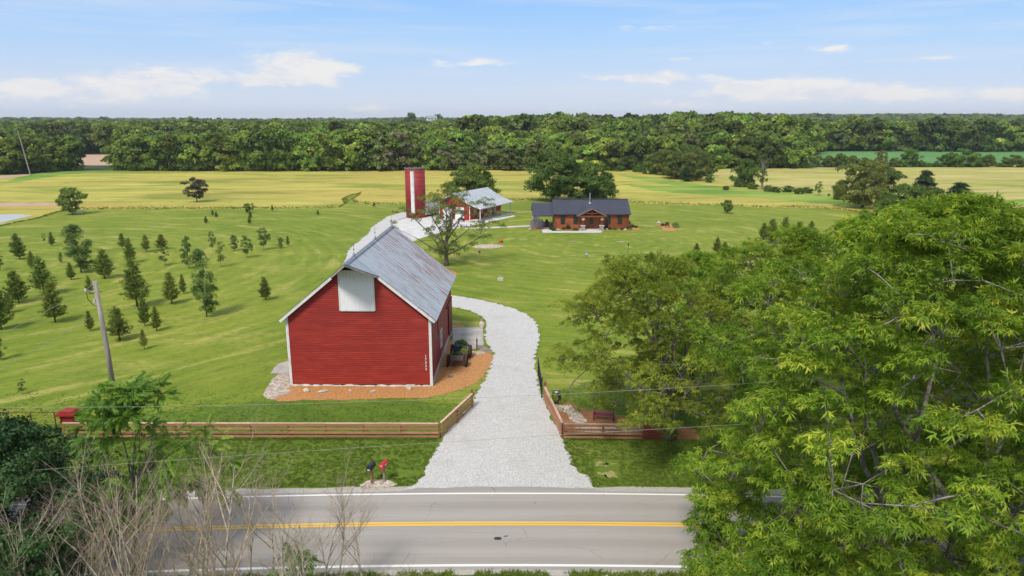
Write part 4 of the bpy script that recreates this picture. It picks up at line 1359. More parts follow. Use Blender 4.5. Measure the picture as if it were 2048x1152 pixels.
sp_ = empty('service_pole', (-33.5, 22.0, 0), 0, 'short wooden pole near the road, out at the left', 'utility pole')
MB().tube([(0, 0, -.3), (0, 0, 5.6)], [.15, .12], 10).build('pole', M_polewood, sp_)
def wire(a, b, sag, label, r=.011, name='power_line'):
    a, b = Vector(a), Vector(b)
    pts = []
    for i in range(41):
        t = i / 40
        p = a.lerp(b, t); p.z -= sag * 4 * t * (1 - t)
        pts.append(p - a)
    return tag(MB().tube(pts, r, 5).build(name, M_wire, None, True, a), label, 'power line', 'overhead wires')
wire((ax - .86, ay - .2, topz - .6), (-33.5, 22.0, 5.5), .25, 'thin service wire running from the bracket of the wooden pole')
wire((ax - .36, ay, topz - 2.25), (-33.5, 22.0, 3.6), .25, 'thin lower service wire running from the middle of the wooden pole')
for x_, hh in ((-52, 10.9), (40, 13.5)):
    q = empty('roadside_pole', (x_, 26.2, 0), 0, 'tall roadside pole carrying the wires, %s end' % ('west' if x_ < 0 else 'east'), 'utility pole')
    MB().tube([(0, 0, -.3), (0, 0, hh)], [.17, .13], 10).build('pole', M_polewood, q)
def wire_through(pts, x0, x1, y, label):
    A = np.array([[(px - 1024) / 1400.0 * y / (CP + (576 - py) / 1400.0 * SP), zat(py, y)] for px, py in pts])
    c = np.polyfit(A[:, 0], A[:, 1], 2)
    o0 = Vector((x0, y, float(np.polyval(c, x0))))
    q = [Vector((x, y, float(np.polyval(c, x)))) - o0 for x in np.linspace(x0, x1, 60)]
    return tag(MB().tube(q, .0062, 5).build('power_line', M_wire, None, True, o0), label, 'power line', 'overhead wires')
wire_through([(0, 815), (945, 796), (1480, 768)], -52, 40, 26.2, 'upper overhead wire crossing before the barn and the drive')
wire_through([(380, 918), (875, 885), (1370, 855)], -52, 40, 26.2, 'lower overhead wire crossing the verge above the mailboxes')

# ================================================================== WAGON, PUMP, MILK CAN
wg = empty('planter_wagon', (*G(917, 728), 0), R(-3), 'old iron wheeled wooden wagon planted with bushes beside the barn', 'wagon')
M_iron = simple('rusty_iron', (.085, .050, .035), (.05, .032, .025), 7, .85)
M_oldwood = simple('grey_old_wood', (.20, .165, .14), (.12, .10, .085), 6, .95, stretch=(6, 1, 1))
def steel_wheel(r, wd, lugs=16):
    mb = MB()
    n = 28
    prof = [(r, -wd / 2), (r, wd / 2), (r - .035, wd / 2), (r - .035, -wd / 2)]
    vs, fs = [], []
    for i in range(n):
        a = 2 * math.pi * i / n
        for rr_, xx_ in prof: vs.append((xx_, math.cos(a) * rr_, math.sin(a) * rr_))
    for i in range(n):
        for k in range(4): fs.append((i * 4 + k, i * 4 + (k + 1) % 4, ((i + 1) % n) * 4 + (k + 1) % 4, ((i + 1) % n) * 4 + k))
    mb.add(vs, fs)
    for i in range(lugs):
        a = 2 * math.pi * i / lugs
        mb.box((0, math.cos(a) * (r + .02), math.sin(a) * (r + .02)), (wd * 1.05, .05, .05), Matrix.Rotation(a, 3, 'X'))
    return mb
def spokes(r):
    mb = MB(); mb.tube([(-.12, 0, 0), (.12, 0, 0)], .07, 10)
    for i in range(10):
        a = 2 * math.pi * i / 10
        mb.tube([(0, 0, 0), (0, math.cos(a) * (r - .02), math.sin(a) * (r - .02))], .016, 5)
    return mb
for (x, y, r, wd) in ((-.78, -.55, .46, .20), (.72, -.55, .46, .20), (-.74, 1.75, .52, .24), (.78, 1.75, .52, .24)):
    wl = steel_wheel(r, wd).build('wheel', M_iron, wg, False, (x, y, r + .04))
    spokes(r).build('spokes', M_iron, wl)
mb = MB(); mb.tube([(-.8, -.55, .5), (.75, -.55, .5)], .035, 6); mb.tube([(-.78, 1.75, .56), (.8, 1.75, .56)], .035, 6); mb.beam((0, -1.0, .5), (0, 2.2, .55), .10, .10); mb.build('axles', M_iron, wg)
for sx in (-1, 1):
    for k in range(3): MB().beam((sx * .50, -.85, .68 + k * .15), (sx * .52, 2.0, .70 + k * .15), .035, .135).build('side_board', M_oldwood, wg)
for k in range(3): MB().box((0, -.87, .68 + k * .15), (1.05, .035, .135)).build('front_board', M_oldwood, wg)
MB().box((0, .55, .60), (.98, 2.8, .05)).build('floor', M_oldwood, wg)
MB().box((0, .5, .86), (.92, 2.7, .06)).build('soil', simple('potting_soil', (.035, .025, .018)), wg)
MB().box((-.16, 1.05, 1.12), (.42, .9, .50)).build('dark_tub', simple('dark_blue_tub', (.02, .03, .045), (.03, .04, .055), 4), wg)
mb = MB(); mb.tube([(-.5, -.86, .62), (.5, -.86, .62)], .03, 6); 
for i in range(7): mb.tube([(-.42 + i * .14, -.9, .55), (-.42 + i * .14, -.98, .30)], .015, 4)
mb.build('beater_bar', M_iron, wg)
def puff(name, mat, bases, n, r, ss, seed, loc, parent=None, zmin=-.1):
    rg = np.random.RandomState(seed)
    d = rg.normal(0, 1, (n, 3)); d /= np.linalg.norm(d, axis=1, keepdims=True); d[:, 2] = np.abs(d[:, 2]) + zmin
    ph = np.array([1 + .35 * noise.noise(Vector(q) * 2 + Vector((seed, 0, 0))) for q in d])[:, None]
    p = d * ph * (rg.uniform(.3, 1, (n, 1)) ** .5) * np.array(r)
    me = leaf_mesh(name, bases, p, frames(d + rg.normal(0, .4, (n, 3)), rg), rg.uniform(.7, 1.3, n) * ss, np.clip(.5 + rg.normal(0, .2, n), 0, 1), mat)
    return me
link('bush', puff('bush', F_shrub, B_BROAD, 420, (.55, .55, .50), .20, 1, 0), wg, (.05, 1.75, 1.1))
link('bush', puff('bush_b', F_lime, B_BROAD, 120, (.28, .3, .25), .16, 2, 0), wg, (.42, .55, .95))
link('bush', puff('bush_c', F_shrub, B_BROAD, 160, (.40, .35, .22), .15, 3, 0), wg, (-.2, -.3, .92))
link('bush', puff('bush_d', F_dead, B_BROAD, 70, (.3, .3, .3), .13, 4, 0), wg, (.25, -.25, .92))
o = link('border_plant', puff('border_plant', F_lime, B_BROAD, 90, (.5, .25, .18), .13, 7, 0), None, (*G(946, 702), .05)); tag(o, 'low lime green plant at the corner of the pad by the iron pump', 'plant')
pm = empty('hand_pump', (*G(954, 701), 0), 0, 'rusty old iron hand pump standing in the mulch near the wagon', 'pump')
MB().tube([(0, 0, 0), (0, 0, .75), (0, 0, 1.05)], [.07, .055, .07], 10).tube([(0, 0, 1.05), (.02, 0, 1.5)], .015, 5).build('body', M_iron, pm)
MB().tube([(0, 0, .8), (0, -.22, .78), (0, -.26, .68)], .035, 6).build('spout', M_iron, pm)
MB().tube([(0, .02, 1.05), (0, .28, 1.15), (.0, .42, .72)], .018, 5).build('handle', M_iron, pm)
mc = empty('milk_can', (*G(963.5, 657), .05), 0, 'cream painted milk can with a rusty lid standing on the concrete pad', 'milk can')
MB().lathe([(.24, 0), (.25, .03), (.25, .52), (.22, .60), (.14, .70), (.14, .78), (.19, .82)], (0, 0, 0), 18).build('body', simple('cream_paint', (.62, .57, .47), (.50, .44, .36), 4), mc, True)
MB().lathe([(.17, 0), (.18, .04), (.08, .07), (.03, .10), (0, .10)], (0, 0, .82), 14).build('lid', simple('rusty_lid', (.40, .17, .10)), mc)
for s in (-1, 1): MB().tube([(s * .14, 0, .76), (s * .26, 0, .74), (s * .24, 0, .62)], .014, 5).build('handle', M_iron, mc)

# ================================================================== SILO
def silo_mat():
    m, nt = new_mat('glazed_red_tile')
    p = objco(nt)
    sp = nt.n('ShaderNodeSeparateXYZ', {0: p}).outputs
    th = nt.m('MULTIPLY', nt.m('ARCTAN2', sp[1], sp[0]), 2.1)
    v = nt.n('ShaderNodeCombineXYZ', {0: th, 1: sp[2], 2: 0.0}).outputs[0]
    br = nt.n('ShaderNodeTexBrick', {'Vector': v, 'Color1': (.34, .030, .026, 1), 'Color2': (.27, .022, .022, 1), 'Mortar': (.17, .018, .018, 1), 'Scale': 1.0, 'Mortar Size': .025, 'Brick Width': .42, 'Row Height': .30})
    c = nt.mix(nt.m('MULTIPLY', nt.step(nt.noise(p, .9, 5), .45, .7), .4), br.outputs[0], (.36, .05, .045))
    finish(nt, c, .5, 0, br.outputs['Fac'], -.4, .02, .35)
    return m
sx0, sy0 = (G(810, 437)[0] + G(850, 437)[0]) / 2, 147.4
silo = empty('silo', (sx0, sy0, 0), 0, 'tall round red tile silo with a white vertical chute', 'silo')
SH = zat(338, sy0 - 2.05)
MB().lathe([(2.08, 0), (2.08, SH), (1.9, SH), (1.9, .5)], (0, 0, 0), 48).build('wall', silo_mat(), silo, True)
mb = MB()
for i in range(30):
    a = i * 2 * math.pi / 30; mb.box((2.0 * math.cos(a), 2.0 * math.sin(a), SH + .05), (.30, .44, .14 + .05 * (i % 3)), a)
mb.build('rim', simple('grey_rim', (.22, .21, .19), (.13, .12, .11), 3), silo)
a = R(-98)
for z0, z1 in ((1.1, SH - .5),):
    mb = MB()
    pr_ = [(-.40, 0), (-.34, .30), (-.12, .42), (.12, .42), (.34, .30), (.40, 0)]
    M = Matrix.Rotation(a - R(90), 3, 'Z')
    mb.prism([M @ Vector((x, 2.02 + y, z0)) for x, y in pr_], (0, 0, z1 - z0))
    mb.build('chute', M_trim, silo)
MB().box((-.62, -2.06, SH - 3.1), (.16, .12, .30)).build('hatch', M_black, silo)
mb = MB()
for k in range(1, 11): mb.tube([(2.095 * math.cos(t), 2.095 * math.sin(t), k * .95) for t in [i * math.pi / 20 for i in range(41)]], .018, 4)
mb.build('hoop', simple('hoop_iron', (.16, .03, .03)), silo)

# ================================================================== SHED (red machine shed with porch)
M_shedred = simple('shed_red_steel', (.42, .030, .022), (.34, .024, .018), 1.0, .5, stretch=(1, 1, .3), bstr=.1)
M_shedroof = simple('white_roof_steel', (.45, .47, .50), (.40, .42, .44), .6, .4, .1)
M_shedwhite = simple('shed_white_door', (.78, .78, .77), (.70, .70, .69), 2, .5)
M_win = simple('window_glass', (.10, .13, .15), (.20, .24, .26), .8, .1, spec=.7)
th = R(-27)
ex, ey = math.cos(th), math.sin(th)
ax_, ay_ = -15.1, 145.4
shed = empty('machine_shed', (ax_, ay_, 0), th, 'red machine shed with a white metal roof, two white garage doors and a side porch', 'shed')
W1, W2, LS = 7.3, 9.8, 13.6       # main width, width with porch, length (local y)
ZE, ZR, ZP = 3.45, 5.5, 2.75
mb = MB()
mb.prism([(0, 0, 0), (W1, 0, 0), (W1, 0, ZE), (W1 / 2, 0, ZR - .1), (0, 0, ZE)], (0, .12, 0))
mb.prism([(0, LS - .12, 0), (W1, LS - .12, 0), (W1, LS - .12, ZE), (W1 / 2, LS - .12, ZR - .1), (0, LS - .12, ZE)], (0, .12, 0))
mb.box((.06, LS / 2, ZE / 2), (.12, LS - .26, ZE)); mb.box((W1 - .06, LS / 2, ZE / 2), (.12, LS - .26, ZE))
mb.prism([(W1 + .01, .0, ZP + .15), (W2 - .1, 0, ZP + .05), (W2 - .1, 0, ZP - .12), (W1 + .01, 0, ZE - .62)][::-1], (0, .08, 0))
mb.build('wall', M_shedred, shed)
mb = MB()
for i in range(30):
    x = .15 + i * (W1 - .2) / 30
    zt = min(ZE + (x if x < W1 / 2 else W1 - x) * (ZR - .1 - ZE) / (W1 / 2) - .05, 99)
    mb.box((x, -.012, zt / 2), (.03, .03, zt))
tag(mb.build('ribbing', M_shedred, shed), kind='stuff')
for x in (.0, W1):
    MB().box((x, -.04, ZE / 2), (.16, .06, ZE)).build('corner_trim', M_trim, shed)
for x in (1.95, 4.9):
    g = MB().box((x, -.05, 1.3), (2.15, .05, 2.6)).build('garage_door', M_shedwhite, shed)
    for k in range(4): MB().box((x, -.085, .33 + k * .65), (2.05, .03, .61)).build('door_panel', M_shedwhite, g)
# roof: two slopes and the lower porch slope, as separate sheets
def shed_slope(x0, z0, x1, z1, n, nm='roof_panel', over=.45):
    L = LS + 2 * over
    wd = L / n
    d = Vector((x1 - x0, 0, z1 - z0))
    for i in range(n):
        y = -over + i * wd
        nrm = Vector((-d.z, 0, d.x)).normalized()
        if nrm.z < 0: nrm = -nrm
        mb = MB()
        p0, p1 = Vector((x0, y, z0)), Vector((x1, y, z1))
        prof = [(0, .05), (.05, .0), (wd - .05, .0), (wd, .05)]
        vs = []
        for base_ in (0.0, -.03):
            for yy, hh in ((0, .03), (.04, 0), (wd - .04, 0), (wd - .004, .03)):
                for q in (p0, p1): vs.append(q + Vector((0, yy, 0)) + nrm * (hh + base_))
        fs = []
        for k in range(3):
            fs.append((2 * k, 2 * k + 2, 2 * k + 3, 2 * k + 1)); fs.append((8 + 2 * k, 8 + 2 * k + 1, 8 + 2 * k + 3, 8 + 2 * k + 2))
        fs += [(0, 1, 9, 8), (6, 14, 15, 7), (1, 3, 11, 9), (3, 5, 13, 11), (5, 7, 15, 13), (0, 8, 10, 2), (2, 10, 12, 4), (4, 12, 14, 6)]
        mb.add(vs, fs)
        mb.build(nm, M_shedroof, shedroof)
mb = MB(); mb.prism([(-.4, -.42, ZE - .30), (W1 / 2, -.42, ZR - .08), (W1 + .1, -.42, ZE - .1), (W2 + .25, -.42, ZP - .13), (W2 + .25, -.42, ZP - .20), (W1 + .1, -.42, ZE - .20), (W1 / 2, -.42, ZR - .18), (-.4, -.42, ZE - .38)], (0, LS + .84, 0))
shedroof = mb.build('roof', M_trim, shed)
shed_slope(-.45, ZE - .22, W1 / 2, ZR, 15); shed_slope(W1 / 2, ZR, W1 + .12, ZE, 15); shed_slope(W1 + .12, ZE, W2 + .32, ZP - .08, 15)
mb = MB(); mb.beam((-.45, -.47, ZE - .30), (W1 / 2, -.47, ZR - .08), .04, .18); mb.beam((W1 / 2, -.47, ZR - .08), (W1 + .1, -.47, ZE - .08), .04, .18); mb.beam((W1 + .1, -.47, ZE - .08), (W2 + .3, -.47, ZP - .16), .04, .18)
mb.beam((W2 + .33, -.45, ZP - .17), (W2 + .33, LS + .45, ZP - .17), .05, .17); mb.build('fascia', M_trim, shedroof)
M_pillarw = simple('porch_post_white', (.70, .69, .67), (.58, .56, .53), 4)
for y in (.08, 4.6, 8.9, LS - .1):
    MB().box((W2 - .1, y, ZP / 2), (.17, .17, ZP - .1)).build('porch_post', M_pillarw if y in (.08, LS - .1) else simple('porch_post_grey', (.33, .28, .23), (.26, .22, .18), 4), shed)
MB().box((W2 - .1, LS / 2, ZP - .22), (.12, LS - .2, .22)).build('porch_beam', simple('porch_timber', (.26, .20, .15), (.2, .16, .12), 4), shed)
MB().box(((W1 + W2) / 2 + .1, LS / 2, .06), (W2 - W1 + .5, LS + .5, .12)).build('porch_slab', M_concW, shed)
for y, wd_, z0_, hh, kind_ in ((2.2, .9, 1.1, 1.1, 'w'), (5.0, .9, 1.1, 1.1, 'w'), (8.0, 1.0, 1.1, 1.1, 'w'), (10.6, .95, 0.12, 2.1, 'd')):
    if kind_ == 'w':
        f = MB().box((W1 + .03, y, z0_ + hh / 2), (.06, wd_, hh)).build('window', M_trim, shed)
        for s in (-1, 1):
            for q in (-1, 1): MB().box((W1 + .07, y + s * wd_ * .225, z0_ + hh / 2 + q * hh * .225), (.02, wd_ * .36, hh * .38)).build('pane', M_win, f)
    else:
        f = MB().box((W1 + .04, y, z0_ + hh / 2), (.08, wd_, hh)).build('door', M_trim, shed)
        MB().box((W1 + .09, y, z0_ + hh * .68), (.02, wd_ * .6, hh * .35)).build('pane', M_win, f)
MB().box((W1 - 1.0, -.3, .30), (.01, .01, .01)).build('trim', M_trim, shed)
for ch in list(shed.children):
    if ch.name.startswith('trim'): bpy.data.objects.remove(ch)

def rocker(loc, rz, mat, label, cat='chair', group=None):
    o = empty('porch_chair', loc, rz, label, cat, group)
    MB().box((0, 0, .42), (.55, .5, .06)).build('seat', mat, o)
    MB().box((0, .25, .78), (.55, .06, .65), Matrix.Rotation(R(-12), 3, 'X')).build('backrest', mat, o)
    for sx in (-1, 1):
        MB().box((sx * .26, -.2, .3), (.05, .05, .6)).build('leg', mat, o); MB().box((sx * .26, .2, .25), (.05, .05, .5)).build('leg', mat, o)
        MB().box((sx * .28, 0, .62), (.07, .5, .04)).build('armrest', mat, o)
    return o
def shed_pt(x, y, z=0): return (ax_ + ex * x - ey * y, ay_ + ey * x + ex * y, z)
M_darkwood = simple('dark_furniture', (.035, .026, .022), (.06, .045, .04), 5, .6)
rocker(shed_pt(W1 + .8, 3.3, .12), th + R(90), M_darkwood, 'dark chair nearest the drive on the red shed porch')
rocker(shed_pt(W1 + .8, 6.5, .12), th + R(90), M_darkwood, 'dark chair between the two windows on the red shed porch')
rocker(shed_pt(W1 + .8, 9.4, .12), th + R(90), simple('red_furniture', (.25, .03, .025)), 'red chair beside the white door on the red shed porch')
# small planter / cart by the shed corner
ct = empty('garden_cart', shed_pt(W1 - .9, -1.9, .04), th, 'dark garden cart with red plants before the shed corner', 'cart')
MB().box((0, 0, .45), (1.2, .7, .35)).build('tub', simple('dark_tub', (.05, .055, .05)), ct)
for s in (-1, 1): MB().tube([(s * .62, 0, .22), (s * .68, 0, .22)], .22, 12).build('wheel', M_black, ct)
link('plants', puff('plants', foliage_mat('red_flowers', (.10, .03, .03), (.25, .06, .05), (.4, .1, .06)), B_BROAD, 80, (.5, .3, .3), .2, 9, 0), ct, (0, 0, .6))
# white lean-to seen left of the shed
lt = empty('storage_trailer', (-17.6, 150.5, 0), th, 'long white flat roofed trailer parked between the silo and the red shed', 'trailer')
MB().box((0, 0, 1.65), (2.4, 7.0, 2.3)).build('body', M_shedwhite, lt)
MB().box((0, 0, 2.84), (2.46, 7.1, .08)).build('roof', M_shedroof, lt)
for y in (-1, 0): MB().tube([(-1.25, y, .4), (1.25, y, .4)], .38, 14).build('wheel', M_black, lt)

# ================================================================== LOG CABIN
def log_mat():
    m, nt = new_mat('stained_log_siding')
    p = objco(nt)
    sp = nt.n('ShaderNodeSeparateXYZ', {0: p}).outputs
    row = nt.m('FLOOR', nt.m('DIVIDE', sp[2], .2))
    f = nt.noise(nt.n('ShaderNodeCombineXYZ', {0: nt.m('ADD', nt.m('MULTIPLY', nt.m('ADD', sp[0], sp[1]), .6), nt.m('MULTIPLY', row, 7.7)), 1: nt.m('MULTIPLY', sp[2], 5.0), 2: row}).outputs[0], 1.3, 4)
    c = nt.mix(nt.step(f, .35, .65), (.42, .135, .055), (.30, .085, .036))
    finish(nt, c, .5, 0, f, .2, .01, .35)
    return m
M_log = log_mat()
M_timber = simple('stained_timber', (.28, .080, .035), (.20, .055, .026), 3, .5)
M_cabroof = simple('charcoal_roof_steel', (.050, .053, .073), (.060, .063, .084), 1, .42, .15, spec=.4)
M_cabseam = simple('charcoal_seam', (.048, .051, .072), (.056, .06, .08), 1, .42, .15)
M_dkglass = simple('green_dark_glass', (.012, .030, .022), (.02, .045, .035), 1.2, .08, spec=.7)
M_brownframe = simple('brown_window_frame', (.045, .025, .016), rough=.5)
def stone_mat():
    m, nt = new_mat('ledge_stone')
    p = objco(nt)
    vo = nt.n('ShaderNodeTexVoronoi', {'Vector': nt.mapping(p, (3, 3, 5)), 'Scale': 1.0})
    c = nt.mix(nt.n('ShaderNodeSeparateColor', {0: vo.outputs['Color']}).outputs[0], (.48, .40, .30), (.26, .21, .16))
    finish(nt, c, .9, 0, vo.outputs['Distance'], .6, .03)
    return m
M_ledge = stone_mat()
CX0, CX1, CY = 8.12, 21.9, 131.0
CWID = CX1 - CX0
cabin = empty('log_cabin', (CX0, CY, 0), 0, 'reddish log cabin with dark charcoal metal roof, gabled porch and side patio', 'cabin')
ZE2 = 2.95; RIDGE = 5.15; DEP = 7.8
MB().box((CWID / 2, DEP / 2, ZE2 / 2), (CWID - .1, DEP - .1, ZE2)).build('wall', M_log, cabin)
mb = MB(); z = .12
def logcourse(mb, a, b, z): mb.tube([a + Vector((0, 0, z)), b + Vector((0, 0, z))], .115, 8)
while z < ZE2 - .05:
    logcourse(mb, Vector((-.08, .0, 0)), Vector((CWID + .08, .0, 0)), z)
    logcourse(mb, Vector((CWID, -.05, 0)), Vector((CWID, DEP, 0)), z + .02)
    logcourse(mb, Vector((0, -.05, 0)), Vector((0, DEP, 0)), z + .02)
    z += .2
tag(mb.build('log_siding', M_log, cabin, True), kind='stuff')
for x in (0, CWID): 
    mb = MB(); mb.prism([(x - .06, 0, ZE2 - .1), (x - .06, DEP, ZE2 - .1), (x - .06, DEP / 2, RIDGE - .1)], (.12, 0, 0)); mb.build('gable_wall', M_log, cabin)
for xc, yc in ((0, -.06), (CWID, -.06)): MB().box((xc, yc, ZE2 / 2), (.22, .2, ZE2)).build('corner_post', M_timber, cabin)
def seam_roof(root, x0, x1, y0, z0, y1, z1, step=.50, nm='roof_panel'):
    n = max(1, round((x1 - x0) / step)); st = (x1 - x0) / n
    d = Vector((0, y1 - y0, z1 - z0)); L = d.length; a = math.atan2(d.z, d.y)
    me_ = MB().box((0, 0, 0), (st - .01, L, .035)).mesh('roof_panel', M_cabroof)
    sm_ = MB().box((0, 0, 0), (.035, L, .05)).mesh('roof_seam', M_cabseam)
    c = Vector((0, (y0 + y1) / 2, (z0 + z1) / 2))
    up_ = Vector((0, -d.z, d.y)).normalized()
    for i in range(n):
        o = link(nm, me_, root, c + Vector((x0 + st * (i + .5), 0, 0)), (a, 0, 0))
        link('roof_seam', sm_, root, c + Vector((x0 + st * i, 0, 0)) + up_ * .03, (a, 0, 0))
mb = MB(); mb.prism([(-.35, -.42, ZE2 - .16), (-.35, DEP / 2, RIDGE - .05), (-.35, DEP + .42, ZE2 - .16), (-.35, DEP + .42, ZE2 - .26), (-.35, DEP / 2, RIDGE - .2), (-.35, -.42, ZE2 - .26)], (CWID + .7, 0, 0))
roof2 = mb.build('roof', simple('dark_fascia', (.05, .05, .065), rough=.5), cabin)
seam_roof(roof2, -.4, CWID + .4, -.48, ZE2 - .10, DEP / 2, RIDGE + .02)
seam_roof(roof2, -.4, CWID + .4, DEP + .48, ZE2 - .10, DEP / 2, RIDGE + .02, 1.5)
MB().beam((-.42, DEP / 2, RIDGE + .06), (CWID + .42, DEP / 2, RIDGE + .06), .28, .05).build('ridge_cap', M_cabroof, roof2)
MB().beam((-.42, -.53, ZE2 - .14), (CWID + .42, -.53, ZE2 - .14), .10, .11).build('gutter', M_cabseam, roof2)
# flue
mb = MB(); mb.tube([(6.75, DEP / 2 - 1.1, 4.5), (6.75, DEP / 2 - 1.1, 6.35)], .10, 10); mb.lathe([(.10, 0), (.16, .03), (.16, .12), (.04, .16)], (6.75, DEP / 2 - 1.1, 6.33), 10)
mb.build('flue', M_galv, cabin)
MB().lathe([(.34, 0), (.20, .14), (.12, .22)], (6.75, DEP / 2 - 1.1, 4.50), 12).build('flue_collar', M_galv, cabin)
# windows and door
def cwin(x, wdt, z0, z1):
    f = MB().box((x, -.14, (z0 + z1) / 2), (wdt + .18, .06, z1 - z0 + .18)).build('window', M_brownframe, cabin)
    for q in (-1, 1): MB().box((x, -.175, (z0 + z1) / 2 + q * (z1 - z0) * .25), (wdt, .02, (z1 - z0) * .47)).build('pane', M_dkglass, f)
for px in (1125.5, 1151, 1217, 1240):
    x = (px - 1024) / 1400.0 * (CY * CP + 18.3 * SP) - CX0
    cwin(x, .62, 1.05, 2.45)
xd = (1183 - 1024) / 1400.0 * (CY * CP + 18.3 * SP) - CX0
dr = MB().box((xd, -.15, 1.15), (1.1, .07, 2.3)).build('door', M_timber, cabin)
MB().box((xd, -.20, 1.55), (.60, .03, 1.2)).build('pane', M_dkglass, dr)
MB().tube([(xd + .42, -.19, 1.05), (xd + .42, -.26, 1.05)], .03, 6).build('handle', M_galv, dr)
# porch gable
PX0, PX1 = 12.05 - CX0, 17.45 - CX0
PM = (PX0 + PX1) / 2; PY = -2.35
ZPE, ZPR = 2.78, 4.12
mb = MB()
for s in (-1, 1):
    e = PM + s * (PX1 - PX0) / 2
    mb.prism([(e, PY, ZPE), (PM, PY, ZPR), (PM, PY, ZPR - .14), (e, PY, ZPE - .14)], (0, 4.2, 0))
porch = mb.build('porch_roof', simple('porch_brown', (.13, .06, .04), (.09, .045, .03), 4), cabin)
for s in (-1, 1):
    e = PM + s * ((PX1 - PX0) / 2 + .1)
    for i in range(9):
        y = PY - .06 + i * .52
        yl = min(.51, 99)
        mb = MB(); z_e = ZPE - .03
        # panels stop where they meet the main roof slope
        mb.prism([(e, y, z_e), (PM, y, ZPR + .03), (PM, y, ZPR + .065), (e, y, z_e + .035)], (0, yl, 0))
        mb.build('roof_panel', M_cabroof, porch)
mb = MB(); 
for s in (-1, 1): mb.beam((PM + s * ((PX1 - PX0) / 2 + .08), PY - .08, ZPE - .08), (PM, PY - .08, ZPR - .06), .05, .20)
mb.build('barge_board', simple('pale_brown_trim', (.25, .16, .11), (.2, .12, .08), 4), porch)
mb = MB(); mb.beam((PX0 + .3, PY + .1, ZPE - .12), (PX1 - .3, PY + .1, ZPE - .12), .18, .22); mb.box((PM, PY + .1, 3.2), (.14, .14, .8)); mb.beam((PM - 1.2, PY + .1, 3.25), (PM + 1.2, PY + .1, 3.25), .14, .14)
mb.build('truss', M_timber, porch)
for px in (1166, 1203.5):
    x = (px - 1024) / 1400.0 * ((CY + PY) * CP + 19 * SP) - CX0
    pier = empty('pier', (x, PY + .15, 0)); pier.parent = cabin
    rg = random.Random(px)
    for k in range(5):
        for j in range(2):
            MB().box(((j - .5) * .36 + rg.uniform(-.02, .02), 0, .09 + k * .18), (.35, .66 + rg.uniform(0, .05), .17)).build('stone', M_ledge, pier)
    MB().box((0, 0, .97), (.88, .84, .10)).build('cap_stone', M_concW, pier)
    MB().box((0, 0, 1.9), (.22, .22, 1.8)).build('post', M_timber, pier)
    hb = empty('hanging_basket', (CX0 + x + .02, CY + PY - .15, 2.15), 0, 'white hanging flower basket on the %s porch post of the cabin' % ('left' if px < 1180 else 'right'), 'flower basket', 'hanging baskets at the cabin porch')
    MB().lathe([(.05, -.22), (.2, -.15), (.27, 0), (.24, 0)], (0, 0, 0), 12).build('bowl', simple('white_basket', (.7, .7, .66)), hb)
    link('flowers', puff('flowers', foliage_mat('white_flowers', (.25, .35, .2), (.75, .78, .7), (.85, .85, .8)), B_BROAD, 60, (.32, .32, .22), .14, 3, 0), hb, (0, 0, .02))
MB().box((PM, PY / 2, .06), (PX1 - PX0 - .6, -PY - .1, .12)).build('porch_slab', M_concW, cabin)
# side patio roof
X0p = 3.9 - CX0
PZE, PZR = 2.62, 4.45
mb = MB(); mb.prism([(X0p, -.30, PZE - .12), (X0p, DEP / 2, PZR - .05), (X0p, DEP + .2, PZE - .12), (X0p, DEP + .2, PZE - .22), (X0p, DEP / 2, PZR - .2), (X0p, -.30, PZE - .22)], (-X0p - .1, 0, 0))
patio = mb.build('patio_roof', simple('patio_ceiling', (.16, .075, .045), (.12, .055, .035), 4), cabin)
seam_roof(patio, X0p - .08, -.42, -.36, PZE - .06, DEP / 2, PZR + .02)
seam_roof(patio, X0p - .08, -.42, DEP + .26, PZE - .06, DEP / 2, PZR + .02, 1.5)
MB().box((X0p / 2, DEP / 2, .05), (-X0p + .5, DEP, .10)).build('patio_floor', simple('patio_pavers', (.30, .20, .17), (.24, .17, .145), 2), cabin)
for y in (.25, DEP - .25):
    x = X0p + .55
    pier = empty('pier', (x, y, 0)); pier.parent = cabin
    rg = random.Random(y)
    for k in range(6):
        for j in range(2): MB().box(((j - .5) * .40 + rg.uniform(-.02, .02), 0, .09 + k * .18), (.39, .78 + rg.uniform(0, .05), .17)).build('stone', M_ledge, pier)
    MB().box((0, 0, 1.14), (.92, .92, .08)).build('cap_stone', M_concW, pier)
    MB().box((0, 0, 1.85), (.40, .40, 1.35)).build('post', M_timber, pier)
def dining_chair(loc, rz, mat, label):
    o = empty('patio_chair', loc, rz, label, 'chair', 'chairs round the patio table')
    MB().box((0, 0, .45), (.5, .5, .06)).build('seat', mat, o); MB().box((0, .24, .82), (.5, .05, .7)).build('backrest', mat, o)
    for sx in (-1, 1):
        for sy in (-1, 1): MB().box((sx * .22, sy * .22, .22), (.04, .04, .44)).build('leg', mat, o)
tx, ty = CX0 + X0p / 2 + .2, CY + 2.6
tb_ = empty('patio_table', (tx, ty, .1), 0, 'dark dining table under the patio roof of the cabin', 'table')
MB().box((0, 0, .74), (1.9, 1.1, .05)).build('tabletop', M_darkwood, tb_)
for sx in (-1, 1):
    for sy in (-1, 1): MB().box((sx * .8, sy * .4, .36), (.07, .07, .72)).build('leg', M_darkwood, tb_)
M_dred = simple('dark_red_cushion', (.10, .018, .022), (.07, .014, .018), 3)
